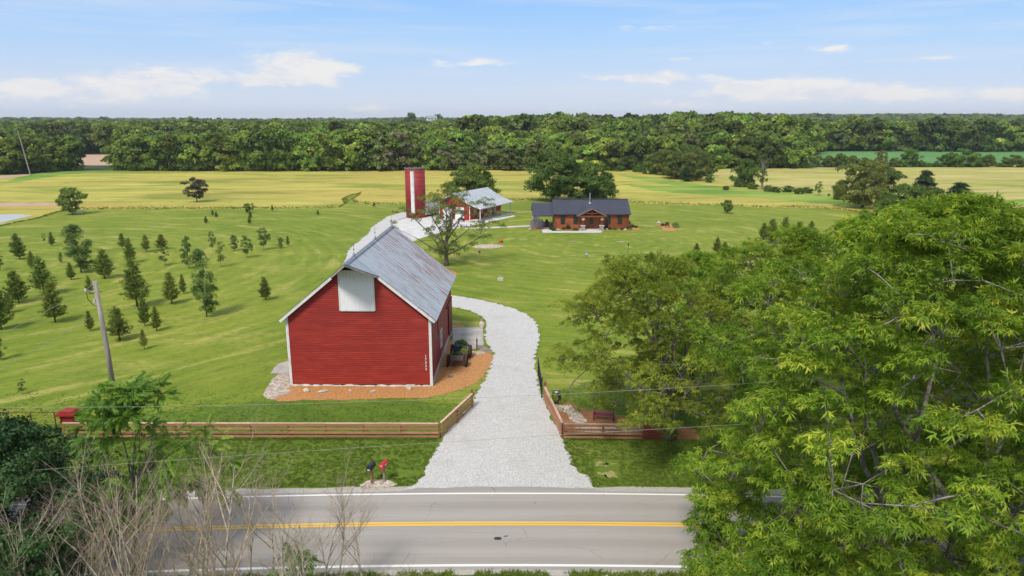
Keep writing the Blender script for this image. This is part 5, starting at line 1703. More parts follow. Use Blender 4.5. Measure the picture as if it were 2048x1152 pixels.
for k, (dx_, dy2, rz_, mt_, lb) in enumerate(((-.5, -.95, math.pi, M_darkwood, 'dark chair at the front left side of the patio table'), (.5, -.95, math.pi, M_darkwood, 'dark chair at the front right side of the patio table'),
        (-.5, .95, 0, M_dred, 'dark red chair at the back left side of the patio table'), (.5, .95, 0, M_dred, 'dark red chair at the back right side of the patio table'), (-1.4, 0, R(90), M_darkwood, 'dark chair at the left end of the patio table'), (1.4, 0, R(-90), M_darkwood, 'dark chair at the right end of the patio table'))):
    dining_chair((tx + dx_, ty + dy2, .1), rz_, mt_, lb)

# plants round the cabin
def shrub_at(px, py, r, h, mat, label, seed, bases=None, n=160, ls=.22, cat='shrub', group=None, name='shrub'):
    g = G(px, py)
    o = empty(name, (*g, .03), 0, label, cat, group)
    link('foliage', puff('foliage', mat, bases or B_BROAD, n, (r, r, h), ls, seed, 0, zmin=-.05), o, (0, 0, h * .25))
    mb = MB()
    for k in range(5): mb.tube([(0, 0, 0), (math.cos(k * 1.3) * r * .3, math.sin(k * 1.3) * r * .3, h * .6)], [.03, .012], 4)
    mb.build('stems', M_bark, o)
    return o
shrub_at(1073, 459, 1.25, 2.3, F_smoke, 'grey purple smoke bush at the left corner of the cabin patio', 1, n=700, ls=.24, name='smoke_bush')
cs = [(1102, 460, .4, .5, 'small dark shrub by the patio corner of the cabin'), (1107, 461, .4, .35, 'low dark shrub beside the left end of the cabin path'), (1136, 459, .55, .85, 'round green shrub under the second cabin window'),
      (1127, 459, .3, .3, 'tiny shrub under the leftmost cabin window'), (1152, 460.5, .75, .35, 'low spreading green shrub left of the porch'), (1219, 459.5, .35, .4, 'small dark shrub right of the porch'), (1229.5, 460, .6, .55, 'bright green shrub between the right cabin windows'),
      (1245, 460, .4, .35, 'dark low shrub under the rightmost cabin window'), (1258, 459.5, .6, .75, 'green shrub at the right front corner of the cabin'), (1265, 454, .35, .35, 'small shrub on the mulch right of the cabin, nearer the wall'),
      (1272, 455.5, .4, .3, 'dark round shrub at the right tip of the cabin mulch'), (1256, 450, .5, .7, 'shrub behind the right front corner of the cabin')]
for i, (px, py, r, h, lb) in enumerate(cs): shrub_at(px, py, r, h, F_green if 'bright' in lb else F_shrub, lb, 10 + i, group='shrubs round the cabin')
o = shrub_at(1109, 457.5, .35, 1.5, F_dead, 'thin trellis plant with reddish flowers at the cabin left front corner', 77, n=120, ls=.18, name='trellis_plant', cat='plant')
for px, py, rr_, lb in ((1060, 459.5, .25, 'pale stone under the smoke bush'), (1117, 460.5, .25, 'pale stone between the shrubs at the left of the cabin bed'), (1214, 459.5, .22, 'pale stone just right of the cabin porch pier'), (1250, 460.5, .28, 'pale stone at the right of the cabin bed')):
    tag(MB().blob((0, 0, .08), (rr_ * 1.3, rr_, rr_ * .7), int(px), 2, .4).build('garden_stone', M_stone, None, False, (*G(px, py), .03)), lb, 'stone', 'stones in the cabin beds')
o = empty('garden_chair', (*G(1213.5, 458.5), .03), R(160), 'dark blue chair standing in the bed right of the porch', 'chair')
mt_ = simple('blue_dark_chair', (.03, .05, .09)); MB().box((0, 0, .4), (.5, .5, .05)).build('seat', mt_, o); MB().box((0, .22, .8), (.5, .05, .7)).build('backrest', mt_, o)
for sx in (-1, 1):
    for sy in (-1, 1): MB().box((sx * .22, sy * .22, .2), (.04, .04, .4)).build('leg', mt_, o)
# patch of mulch right of the cabin with a chair, shrub and stone
o = empty('lawn_chair', (*G(1335, 455), .03), R(150), 'dark red brown chair on the orange mulch patch right of the cabin', 'chair')
mt_ = simple('brown_chair', (.10, .03, .02)); MB().box((0, 0, .4), (.7, .6, .06)).build('seat', mt_, o); MB().box((0, .3, .75), (.7, .06, .6)).build('backrest', mt_, o)
for sx in (-1, 1):
    for sy in (-1, 1): MB().box((sx * .3, sy * .25, .2), (.06, .06, .4)).build('leg', mt_, o)
shrub_at(1351, 456, .8, .9, F_shrub, 'dark shrub at the right side of the orange mulch patch', 41)
shrub_at(1326, 452, .5, .4, F_shrub, 'low shrub at the left of the orange mulch patch', 42)
tag(MB().blob((0, 0, .2), (.45, .35, .35), 4, 2, .4).build('garden_stone', M_stone, None, False, (*G(1317, 448.5), .03)), 'white stone at the back of the orange mulch patch', 'stone')

# things standing on the lawn
o = empty('birdbath', (*G(1001, 561), .016), 0, 'white stone fountain bench ornament standing alone on the middle lawn', 'garden ornament')
MB().box((0, 0, .15), (.72, .5, .30)).build('base', M_stoneblock, o); MB().box((-.12, .05, .37), (.14, .14, .20)).box((-.12, .05, .50), (.34, .06, .05)).build('figure', M_stoneblock, o); MB().box((.16, 0, .34), (.26, .26, .08)).build('bowl', M_stoneblock, o)
o = empty('bird_feeder', (*G(959, 525), .016), 0, 'bird feeder on a thin pole on the lawn right of the oak', 'bird feeder')
MB().tube([(0, 0, 0), (0, 0, 1.45)], .03, 6).build('pole', M_polewood, o); MB().box((0, 0, 1.52), (.3, .3, .16)).box((0, 0, 1.64), (.42, .42, .05)).build('house', simple('brown_feeder', (.22, .09, .05)), o)
o = empty('yard_lamp', (*G(1255.5, 514), .016), 0, 'thin black lamp post on the lawn in front of the cabin', 'lamp post')
MB().tube([(0, 0, 0), (0, 0, 1.7)], .035, 6).build('pole', M_blackmetal, o); MB().lathe([(.06, 0), (.12, .10), (.10, .28), (.02, .36)], (0, 0, 1.68), 8).build('lantern', M_blackmetal, o)
o = empty('gazing_ball', (*G(1173, 516), .016), 0, 'pale blue ball on a short stand above the olive tree', 'garden ornament')
MB().tube([(0, 0, 0), (0, 0, .35)], .05, 6).build('stand', M_galv, o); MB().blob((0, 0, .5), (.22, .22, .22), 1, 2, 0).build('ball', simple('pale_blue_glass', (.30, .50, .66), rough=.2), o, True)
o = empty('fire_bowl', (*G(1002, 485), .016), 0, 'orange rusted metal ball ornament on the lawn above the rock bed', 'garden ornament')
MB().lathe([(.05, 0), (.3, .12), (.36, .32), (.3, .5), (.08, .6)], (0, 0, 0), 14).build('bowl', simple('orange_rust', (.60, .13, .03), (.45, .09, .03), 5), o)
tag(MB().blob((0, 0, .02), (.8, .35, .05), 3, 2, .5).build('flat_stone', simple('tan_stone', (.42, .26, .15)), None, False, (*G(1143, 483), .016)), 'flat tan stone in the lawn below the cabin porch', 'stone')
tag(MB().blob((0, 0, .02), (.7, .3, .05), 6, 2, .5).build('flat_stone', simple('pale_tan_stone', (.50, .40, .28)), None, False, (*G(1241, 483.5), .016)), 'flat pale stone in the lawn below the right cabin windows', 'stone')
# picnic table near the lone round tree
o = empty('picnic_table', (*G(158, 429), .02), R(20), 'weathered grey picnic table in the shade of the round tree near the pond', 'picnic table')
for k in range(4): MB().box((0, -.36 + k * .24, .75), (2.2, .22, .05)).build('table_board', M_polewood, o)
for s in (-1, 1):
    MB().box((0, s * .85, .45), (2.2, .28, .05)).build('bench_seat', M_polewood, o)
    MB().beam((s * .8, -.75, 0), (s * .8, .3, .75), .06, .1).beam((s * .8, .75, 0), (s * .8, -.3, .75), .06, .1).beam((s * .8, -.85, .42), (s * .8, .85, .42), .06, .1).build('leg', M_polewood, o)

# ================================================================== TREES
def ordn(n):
    return '%d%s' % (n, 'th' if 10 <= n % 100 <= 20 else {1: 'st', 2: 'nd', 3: 'rd'}.get(n % 10, 'th'))

# ---- big trees near the road
def big(name, seed, x, y, rz, label, mat, **k):
    tr, cr = grow(seed, mat=mat, name=name, **k)
    o = empty(name, (x, y, 0), rz, label, 'tree')
    link('trunk', tr, o); link('crown', cr, o)
    return o, tr, cr
big('pecan_tree', 11, 16.0, 24.4, 0, 'huge bright green compound-leaved tree overhanging the road, nearest to the camera', F_pecan,
    H=17.0, cr=9.4, base=.5, ncl=960, clr=.70, spc=44, bases=B_WH, ssize=.36, bark=M_barkpale, trunk_r=.30, limbs=7, stems=3, fill=.42, lump=.34, droop=.4, gap=.40, shape='dome', lean=(.2, 1.0), clip=lambda p: p.x > -9.1 + .10 * p.z, extra=[((-6.4, -.5, 3.2), (2.4, 3.6, 2.6), 75)])
big('pecan_tree', 12, 26.5, 31.0, .5, 'large bright green tree right of the huge one, filling the frame edge', F_pecan,
    H=15.5, cr=7.5, base=3, ncl=260, clr=.9, spc=40, bases=B_WH, ssize=.46, bark=M_barkpale, trunk_r=.30, limbs=7, stems=2, fill=.4, lump=.3, droop=.4, shape='dome')
big('olive_tree', 21, 10.1, 41.6, 0, 'wispy olive green tree beside the red board panel, left of the big tree', F_olive,
    H=11.8, cr=6.4, base=1.8, ncl=340, clr=.75, spc=40, bases=B_WH, ssize=.32, bark=M_bark, trunk_r=.36, limbs=9, stems=1, fill=.5, lump=.38, droop=.3, gap=.22, lean=(-1.6, .5), shape='dome')
big('ash_tree', 22, 18.3, 44.5, .9, 'yellow green tree between the olive one and the far frame edge, beyond the road', F_pecan,
    H=13.0, cr=5.6, base=2.5, ncl=250, clr=.8, spc=40, bases=B_WH, ssize=.38, bark=M_bark, trunk_r=.30, limbs=8, stems=2, fill=.45, lump=.34, droop=.3, gap=.3)
o3, t3, c3 = big('ash_tree', 23, 27.5, 46.0, 2.1, 'dense yellow green tree second from the frame edge beyond the road', F_pecan,
    H=14.0, cr=6.2, base=2.8, ncl=270, clr=.85, spc=40, bases=B_WH, ssize=.40, bark=M_bark, trunk_r=.30, limbs=8, stems=2, fill=.4, lump=.3, droop=.3, gap=.3, shape='dome')
o4 = copy_tree(o3); o4.location = (38.5, 47, 0); o4.rotation_euler.z = 4.4; o4['label'] = 'dense yellow green tree at the frame edge beyond the road'
o4 = copy_tree(o3); o4.location = (14.2, 52.5, 0); o4.rotation_euler.z = 1.0; o4.scale = (.62, .62, .72); o4['label'] = 'smaller green tree poking up behind the olive and yellow green trees'

# ---- left corner: dark maple, sumac-like tree and bare saplings
big('maple_tree', 31, -22.9, 26.6, 0, 'dense dark green maple in the bottom corner by the road', F_maple,
    H=7.2, cr=6.5, base=.1, ncl=320, clr=.85, spc=50, bases=B_BROAD, ssize=.40, bark=M_bark, trunk_r=.22, limbs=8, stems=2, fill=.35, lump=.22, droop=.35, shape='dome')
mp = [q for q in bpy.data.objects if q.name.startswith('maple_tree')][0]
mp2 = copy_tree(mp); mp2.location = (-31.5, 28.6, 0); mp2.rotation_euler.z = 2.2; mp2['label'] = 'second dark green maple, cut off by the frame edge by the road'
big('locust_tree', 32, -17.2, 27.8, 0, 'slender bright green tree with drooping compound leaves before the timber fence', F_locust,
    H=8.9, cr=2.3, base=2.6, ncl=56, clr=.5, spc=20, bases=B_PIN, ssize=.52, bark=M_barkpale, trunk_r=.11, limbs=7, stems=2, fill=.6, lump=.4, droop=.55, lean=(.7, .6))
big('locust_tree', 33, -14.3, 29.2, 0, 'small loose bright green tree among bare saplings before the fence', F_locust,
    H=6.6, cr=1.7, base=2.6, ncl=16, clr=.5, spc=18, bases=B_PIN, ssize=.5, bark=M_barkpale, trunk_r=.06, limbs=5, stems=1, fill=.6, lump=.4, droop=.55)
big('locust_tree', 34, -8.9, 25.6, 0, 'small sprig tree of fresh green leaves, low among bare saplings at the road edge', F_locust,
    H=2.6, cr=.9, base=.8, ncl=9, clr=.4, spc=16, bases=B_PIN, ssize=.42, bark=M_barkpale, trunk_r=.04, limbs=4, stems=1, fill=.6, droop=.5)

def bare_sapling(seed, H, r0, spread=.5, depth=4):
    rng = random.Random(seed)
    wood, twigs = MB(), MB()
    def br(p, d, L, r, lev, mb):
        n = 5
        pts, rad = [p], [r]
        q, dd = p.copy(), d.copy()
        for i in range(n):
            dd = (dd + Vector((rng.uniform(-1, 1), rng.uniform(-1, 1), rng.uniform(-.2, .7))) * .16).normalized()
            q = q + dd * L / n
            pts.append(q.copy()); rad.append(r * (1 - .72 * (i + 1) / n))
        mb.tube(pts, rad, 6 if lev == 0 else (5 if lev == 1 else 3), cap=False)
        if lev >= depth: return
        k = {0: 9, 1: 5, 2: 4, 3: 3}[lev]
        for j in range(k):
            t = rng.uniform(.25, .98) if lev else .18 + .8 * (j + .5) / k
            idx = min(n - 1, int(t * n)); pp = pts[idx].lerp(pts[idx + 1], t * n - idx)
            a = rng.random() * 6.28
            base_d = (pts[idx + 1] - pts[idx]).normalized()
            side = base_d.orthogonal().normalized(); side.rotate(Matrix.Rotation(a, 3, base_d))
            nd = (base_d * rng.uniform(.75, 1.1) + side * rng.uniform(.45, .85) + Vector((0, 0, .25))).normalized()
            br(pp, nd, L * rng.uniform(.38, .62) * (1.15 - .5 * t), rad[idx] * rng.uniform(.45, .65), lev + 1, twigs)
    a = rng.random() * 6.28
    br(Vector((0, 0, -.1)), Vector((math.cos(a) * .12, math.sin(a) * .12, 1)).normalized(), H, r0, 0, wood)
    return wood, twigs
M_twig = simple('pale_dry_twig', (.48, .38, .28), (.30, .23, .165), 6, .95, rnd=.25)
M_sapbark = simple('lichen_sapling_bark', (.52, .47, .36), (.26, .22, .17), 9, .95, stretch=(1, 1, .5), lo=.42, hi=.58, rnd=.2)
variants = []
for i in range(8):
    wd, tg = bare_sapling(100 + i, [7.0, 6.2, 5.6, 7.6, 6.6, 5.0, 5.8, 4.4][i], [.065, .055, .05, .075, .06, .042, .055, .038][i])
    variants.append((wd.mesh('sapling_wood', M_sapbark, True), tg.mesh('sapling_twigs', M_twig, True)))
rs = random.Random(77)
saps = []
for k in range(16):
    saps.append((-19.5 + k * .55 + rs.uniform(-.2, .2), rs.uniform(23.2, 25)))
for k in range(38):
    saps.append((-20.0 + k * .40 + rs.uniform(-.4, .4), rs.uniform(22.6, 26.9)))
names_ = ['straight', 'crooked', 'forked', 'tall', 'leaning', 'short', 'spreading', 'stubby']
saps = sorted(saps)
for k, (x, y) in enumerate(saps):
    v = k * 5 % 8
    hmax = (.92 if x > -15 else .74) if x < -9 else max(.5, .86 - (x + 9) * .08)
    o = empty('bare_sapling', (x, y, 0), rs.random() * 6.28, '%s bare leafless sapling by the road, %s from the dark maple' % (names_[v], ordn(k + 1)), 'tree', 'bare saplings at the road edge')
    sc = rs.uniform(.82, 1.12) * hmax
    o.scale = (sc * 1.05, sc * 1.05, sc)
    link('trunk', variants[v][0], o); link('twigs', variants[v][1], o)

# ---- sparse tree behind the barn
big('half_bare_tree', 41, *G(893, 531), 0, 'sparse half bare tree with twisting limbs just behind the barn', F_thin,
    H=10.4, cr=8.0, base=1.6, ncl=160, clr=.75, spc=22, bases=B_BROAD, ssize=.34, bark=M_bark, trunk_r=.36, limbs=10, stems=1, fill=.75, lump=.4, droop=.2, upright=.7, lean=(.5, 0))
wd, tg = bare_sapling(9, 7.5, .16)
gx, gy = G(893, 531)
o = empty('bare_limb', (gx + 1.1, gy, 3.2), 0, 'tall bare twiggy limb of the half bare tree, in front of the shed roof', 'tree')
bpy.data.objects.remove(o)
hb_ = [q for q in bpy.data.objects if q.name.startswith('half_bare_tree')][0]
for (rx, ry, sc, k) in ((R(4), R(24), .62, 9), (R(-6), R(12), .72, 12), (R(6), R(34), .5, 14)):
    wd, tg = bare_sapling(k, 7.8, .15)
    wd.add(tg.v, tg.f)
    link('bare_limb', wd.mesh('bare_limb', M_bark, True), hb_, (.3, 0, 4.2), (rx, ry, k), (sc, sc, sc))

# ---- lone and grouped trees in the middle distance
V = {}
V['round'] = grow(51, 7.0, 4.0, 1.0, 60, 1.0, 42, B_BROAD, .62, F_green, M_bark, .24, 'round_tree', lump=.25)
V['oak'] = grow(52, 13.0, 7.0, 1.6, 120, 1.5, 44, B_BROAD, .95, F_oak, M_bark, .50, 'oak_tree', lump=.3, limbs=9, gap=.34, droop=.3)
V['oak2'] = grow(53, 10.0, 7.2, .8, 120, 1.35, 44, B_BROAD, .95, F_oak, M_bark, .4, 'oak_tree', lump=.25, shape='dome')
V['open'] = grow(54, 11.0, 6.6, 1.0, 95, 1.3, 40, B_BROAD, .85, foliage_mat('brownish_leaves', (.085, .105, .02), (.185, .215, .04), (.31, .33, .08), rnd=.2), M_bark, .36, 'tree', lump=.35, limbs=9, gap=.3)
V['copper'] = grow(55, 6.0, 3.2, 1.0, 45, .8, 36, B_BROAD, .5, F_purple, M_bark, .16, 'copper_tree', lump=.4)
V['bush'] = grow(56, 6.5, 6.5, .1, 90, 1.2, 42, B_BROAD, .75, F_green, M_bark, .2, 'bushy_tree', shape='dome', stems=3, lump=.25)
V['cedar'] = grow(57, 8.0, 3.2, .3, 70, .9, 40, B_BROAD, .55, foliage_mat('cedar_foliage', (.016, .038, .012), (.034, .068, .018), (.07, .11, .03), trans=.1), M_bark, .2, 'cedar_tree', shape='cone', lump=.4)
V['decid1'] = grow(61, 6.0, 1.9, .5, 55, .55, 34, B_BROAD, .34, F_young, M_bark, .09, 'young_tree', shape='tall', lump=.4, limbs=9, lean=(.5, 0))
V['decid2'] = grow(62, 5.0, 1.6, .7, 40, .50, 34, B_BROAD, .32, F_young, M_bark, .08, 'young_tree', shape='tall', lump=.35)
V['decid3'] = grow(63, 3.6, 1.5, .7, 32, .45, 30, B_BROAD, .28, F_young, M_bark, .06, 'young_tree', shape='round', lump=.3)
V['decid4'] = grow(64, 4.0, 1.3, 1.0, 22, .42, 26, B_BROAD, .26, F_young, M_bark, .05, 'young_tree', shape='tall', lump=.5)
for i in range(6):
    V['pine%d' % i] = pine(70 + i, 4.0, [1.25, 1.05, 1.5, .95, 1.2, 1.4][i], F_pine, M_barkred, dens=[1, .9, 1.1, .8, 1, .75][i], tuft=.36, open_=[0, .3, 0, .6, .2, .8][i])
VH = dict(round=7.0, oak=13.0, oak2=10.0, open=11.0, copper=6.0, bush=6.5, cedar=8.0, decid1=6.0, decid2=5.0, decid3=3.6, decid4=4.0)
VW = dict(round=8.0, oak=14.0, oak2=14.4, open=13.2, copper=6.4, bush=13.0, cedar=6.4, decid1=4.2, decid2=3.6, decid3=3.3, decid4=2.9)
for i, w0 in enumerate([2.5, 2.1, 3.0, 1.9, 2.4, 2.8]): VH['pine%d' % i] = 4.0; VW['pine%d' % i] = w0
rt = random.Random(5)
def plant(px, yb, yt, wpx, kind, label, name, cat='tree', group=None, z=0.0):
    x, y = G(px, yb)
    H = max(.4, zat(yt, y + .0))
    d = y * CP + (CAM_H - H * .5) * SP
    wd = wpx / 1400.0 * d
    o = empty(name, (x, y, z), rt.random() * 6.28, label, cat, group)
    s = H / VH[kind]; sx = wd / VW[kind]
    o.scale = (sx, sx, s)
    link('trunk', V[kind][0], o); link('crown', V[kind][1], o)
    return o

plant(145, 429, 376, 48, 'round', 'rounded dark green tree by the picnic table near the pond', 'round_tree')
plant(394, 404, 356, 48, 'copper', 'dark bronze leaved tree alone in the yellow meadow', 'copper_tree')
plant(944, 404, 330, 98, 'oak2', 'broad dark tree rising behind the red shed roof', 'oak_tree')
plant(1106, 403, 303, 104, 'oak', 'tall spreading oak behind the patio roof of the cabin', 'oak_tree')
plant(1174, 401, 332, 112, 'oak2', 'dense rounded oak behind the middle of the cabin roof', 'oak_tree')
plant(1489, 373, 321, 58, 'bush', 'bushy bright tree just left of the dead snag in the meadow', 'bushy_tree')
plant(1724, 416, 324, 100, 'open', 'tall brownish green tree at the right edge of the mown lawn', 'open_tree')
plant(1757, 398, 334, 80, 'oak', 'dark tree directly behind the tall brownish green one', 'oak_tree')
plant(1845, 402, 342, 62, 'cedar', 'dark cedar rising right of the tall brownish tree', 'cedar_tree')
plant(1806, 452, 374, 120, 'bush', 'wide bright rounded tree before the dark cedar', 'bushy_tree')
plant(1915, 412, 366, 74, 'cedar', 'dark spreading cedar farther right, by the pasture', 'cedar_tree')
plant(1868, 425, 380, 70, 'bush', 'low dark thicket between the two cedars', 'bushy_tree')
plant(1680, 399, 362, 40, 'bush', 'low round bush left of the tall brownish tree', 'bushy_tree')
plant(1637, 391, 364, 18, 'decid3', 'small upright tree in the scrub left of the lawn corner', 'young_tree')
plant(1372, 363, 335, 30, 'cedar', 'small cone shaped tree in front of the wood edge', 'cedar_tree')
plant(1419, 365, 350, 20, 'bush', 'small dark bush standing out from the wood corner', 'bushy_tree')
plant(1454, 427, 400, 22, 'round', 'small round dark tree alone on the lawn right of the cabin', 'round_tree')
# dead snag
wd, tg = bare_sapling(301, 9.5, .42)
sn = empty('dead_tree', (*G(1524, 379), 0), 0, 'pale dead tree with a broken top standing in the meadow', 'tree')
link('trunk', wd.mesh('snag', M_barkpale, True), sn); link('branches', tg.mesh('snag_br', M_barkpale, True), sn)
link('crown', grow(58, 8.0, 2.6, 3.0, 26, .7, 26, B_BROAD, .5, F_oak, M_bark, .1, 'ivy')[1], sn)
sn.scale = (.72, .72, .78)
# scrub along the lush swale
for i, (px, yb, yt, wp) in enumerate(((1538, 383, 371, 26), (1553, 385, 374, 16), (1575, 384, 372, 28), (1598, 388, 376, 20), (1614, 386, 375, 26), (1592, 383, 377, 14), (1505, 378, 366, 26), (1452, 380, 372, 16))):
    plant(px, yb, yt, wp, 'bush', 'low scrubby bush in the lush strip, %s from the dead snag rightwards' % ordn(i + 1) if i < 6 else ['low bush at the foot of the dead snag', 'low tawny bush left of the bushy bright tree'][i - 6], 'scrub_bush', 'bush', 'scrub along the lush strip')
# trees standing out at the corner of the wood
for i, (px, yb, yt, wp, kd, lb) in enumerate(((1392, 361, 303, 62, 'open', 'tallest tree of the clump jutting into the meadow, right side'), (1352, 357, 308, 62, 'oak2', 'dark green tree in the middle of the clump jutting into the meadow'),
        (1328, 350, 300, 52, 'open', 'greyish green tree at the left of the clump jutting into the meadow'), (1300, 348, 310, 40, 'bush', 'bush shaped tree left of the jutting clump'), (1278, 344, 332, 34, 'bush', 'low bright bush at the wood foot left of the jutting clump'),
        (1240, 342, 331, 22, 'bush', 'small low bush at the wood foot right above the cabin roof'), (1375, 354, 292, 60, 'oak', 'tall dark tree behind the jutting clump'), (1410, 352, 314, 40, 'oak2', 'dark tree at the right shoulder of the jutting clump'))):
    plant(px, yb, yt, wp, kd, lb, 'wood_edge_tree')

# ---- young trees on the left lawn
YT = [(412, 447, 433, 9, 'p'), (425.6, 432, 420, 9, 'p'), (433, 435, 423, 8, 'p'), (495, 426, 407, 16, 'r'), (506, 423, 406, 8, 'd'), (501, 438, 421, 9, 'p'), (499, 448, 433, 9, 'p'), (545, 422.5, 410, 8, 'p'),
      (636, 430, 420, 7, 'p'), (748, 414, 404, 7, 'p'),
      (40, 519, 468, 34, 'p'), (88, 486, 466, 12, 'd'), (104, 492, 465, 14, 'p'), (139, 498, 464, 20, 'p'), (163, 545, 450, 72, 'D'), (123, 526, 506, 12, 'd'), (64, 537, 503, 19, 'p'), (143, 560, 527, 19, 'p'),
      (210, 557, 501, 44, 'p'), (246, 499, 467, 20, 'p'), (262, 526, 477, 26, 'p'), (293, 504, 470, 20, 'p'), (323, 499, 469, 26, 'p'), (331, 531, 491, 33, 'd'), (378, 537, 475, 34, 'd'), (425, 502, 464, 18, 'd'), (442, 534, 482, 30, 'd'),
      (469, 502, 471, 24, 'd'), (494, 516, 472, 28, 'd'), (528, 500, 457, 30, 'c'), (562, 497, 476, 18, 'd'), (576, 493, 472, 11, 'p'),
      (2, 541, 498, 30, 'd'), (89, 590, 515, 50, 'p'), (38, 606, 543, 48, 'p'), (111, 645, 563, 48, 'p'), (3, 660, 574, 50, 'p'), (19, 626, 588, 30, 'p'), (180, 588, 552, 17, 'p'), (275, 614, 518, 56, 'p'), (258, 560, 540, 18, 'p'), (344, 608, 547, 36, 'p'),
      (367, 588, 550, 16, 'p'), (414, 634, 500, 66, 'D'), (531, 600, 555, 27, 'p'), (240, 681, 615, 50, 'p'), (290, 653, 590, 28, 'p'), (314, 662, 615, 23, 'p'), (181, 662, 623, 19, 'p'), (289, 699, 660, 20, 'p'), (45, 789, 757, 22, 'd'), (2, 720, 668, 30, 'd'),
      (0, 610, 560, 16, 'p')]
LM = [('round tree by the pond', 145, 429), ('bronze leaved tree', 394, 404), ('utility pole top', 190, 565), ('barn', 600, 640), ('silo', 815, 437), ('red pillar', 115, 850), ('frame edge pond corner', 20, 440)]
LM = LM[:6]
size_w = lambda H: 'tiny' if H < 1.6 else 'small' if H < 2.6 else 'mid sized' if H < 4 else 'tall'
cells = {}
for i, (px, yb, yt, wp, kd) in enumerate(YT):
    g = G(px, yb)
    best = min(LM, key=lambda l: math.hypot(px - l[1], (yb - l[2]) * 1.5))
    cells.setdefault((best[0], 'pine' if kd == 'p' else 'broadleaf'), []).append((math.hypot(g[0] - G(best[1], best[2])[0], g[1] - G(best[1], best[2])[1]), i))
rank = {}
for k_, v_ in cells.items():
    for r_, (_, i) in enumerate(sorted(v_)): rank[i] = (k_[0], r_ + 1)
for i, (px, yb, yt, wp, kd) in enumerate(YT):
    x, y = G(px, yb); H = zat(yt, y)
    kind = {'p': 'pine%d' % (i * 5 % 6), 'r': 'round', 'd': ['decid2', 'decid3', 'decid4'][i % 3], 'D': 'decid1', 'c': 'decid3'}[kd]
    sp_n = 'pine' if kd == 'p' else 'broadleaf tree'
    if kd == 'D': lb = ['largest wind-swept leafy young tree on the left lawn, nearer the pond', 'tallest ragged leafy young tree on the lawn, nearer the barn'][0 if px < 300 else 1]
    elif kd == 'c': lb = 'neat cone shaped young broadleaf tree on the lawn far behind the barn edge'
    else: lb = '%s young %s, %s nearest %s to the %s' % (size_w(H), sp_n, ordn(rank[i][1]), 'pine' if kd == 'p' else 'broadleaf', rank[i][0])
    plant(px, yb, yt, wp * .95, kind, lb, 'young_pine' if kd == 'p' else 'young_tree', 'tree', 'young trees planted on the left lawn')
RP = [(1527, 479, 447, 22, 'small pine at the left end of the pine row on the right lawn'), (1544, 487, 439, 30, 'second pine from the left in the pine row on the right lawn'), (1569, 484, 435, 24, 'tallest pine in the middle of the pine row on the right lawn'),
      (1593, 497, 445, 34, 'broad pine fourth from the left in the pine row'), (1619, 481, 443, 22, 'pine farthest right in the pine row on the right lawn'), (1609, 495, 462, 26, 'low pine nestled between the last two of the row'),
      (1393, 507, 487, 14, 'smallest lone pine above the olive tree'), (1434, 506, 475, 20, 'upper of two paired pines above the olive tree'), (1448, 515, 484, 20, 'lower of two paired pines above the olive tree'), (1511, 490, 476, 8, 'tiny pine tip just left of the pine row')]
for i, (px, yb, yt, wp, lb) in enumerate(RP):
    plant(px, yb, yt, wp * 1.1, 'pine%d' % (i * 2 % 6), lb, 'young_pine', 'tree', 'pines on the right lawn')

# ================================================================== WOODS
WV = []
def wv(seed, H, cr, mat, **k):
    a = dict(ncl=30, clr=1.9, spc=30, bases=B_CLUMP, ssize=1.05, bark=M_bark, trunk_r=.3, limbs=5, lump=.36, fill=.30, droop=.25, hollow=.6, ok=.75, shape='dome')
    a.update(k)
    return grow(seed, H, cr, .6, a.pop('ncl'), a.pop('clr'), a.pop('spc'), a.pop('bases'), a.pop('ssize'), mat, a.pop('bark'), a.pop('trunk_r'), 'woodland_tree', **a)
WV = [wv(201, 13, 5.2, F_wood), wv(202, 13, 6.0, F_wood), wv(203, 13, 4.6, F_wood), wv(204, 13, 5.6, F_wood, lump=.4), wv(205, 13, 5.0, F_woodlight, ssize=1.1), wv(206, 13, 4.4, F_dead, ssize=.8, spc=14), wv(207, 13, 4.8, F_wood, shape='round')]
WLAB = ['dark green', 'broad dark green', 'narrow green', 'lumpy green', 'pale yellow green', 'dry grey brown', 'rounded green']
def edge_tree(x, y, H, v, label, group, sx=1.0):
    o = empty('woodland_tree', (x, y, terrain(x, y)), rt.random() * 6.28, label, 'tree', group)
    s = H / 13
    o.scale = (s * sx, s * sx, s)
    link('trunk', WV[v][0], o); link('crown', WV[v][1], o)
    return o
def run_edge(px0, px1, pyf, step, hf, vf, group, lmf):
    px = px0; n = 0
    while px < px1:
        yb = pyf(px) + rt.uniform(-1.2, .8)
        x, y = G(px, yb)
        v = vf(px)
        edge_tree(x, y, hf(px) * rt.uniform(.84, 1.14), v, lmf(px, n, WLAB[v]), group, rt.uniform(.95, 1.25))
        n += 1
        px += step * rt.uniform(.75, 1.25)
def pickv(px):
    r = rt.random()
    if 745 < px < 1010: return 5 if r < .20 else 4 if r < .55 else rt.choice([0, 1, 3])
    if 1010 < px < 1180: return 4 if r < .45 else rt.choice([0, 1, 2, 3])
    return rt.choice([0, 1, 2, 3, 6, 0, 1, 3, 6, 4 if r < .3 else 2])
run_edge(-180, 158, lambda p: 347 - (p > 60) * 3 - max(0, p - 60) * .03, 21, lambda p: 12.5, pickv, 'trees of the wood left of the bare soil gap', lambda p, n, w: '%s tree of the left wood edge, %s leftward from the bare soil gap' % (w, ordn(max(1, 18 - n))))
run_edge(254, 806, lambda p: 341.0, 17.5, lambda p: 13 + (p > 520) * 1.0, pickv, 'trees along the far edge of the meadow', lambda p, n, w: '%s tree at the meadow edge, %s right of the bare soil gap' % (w, ordn(n + 1)))
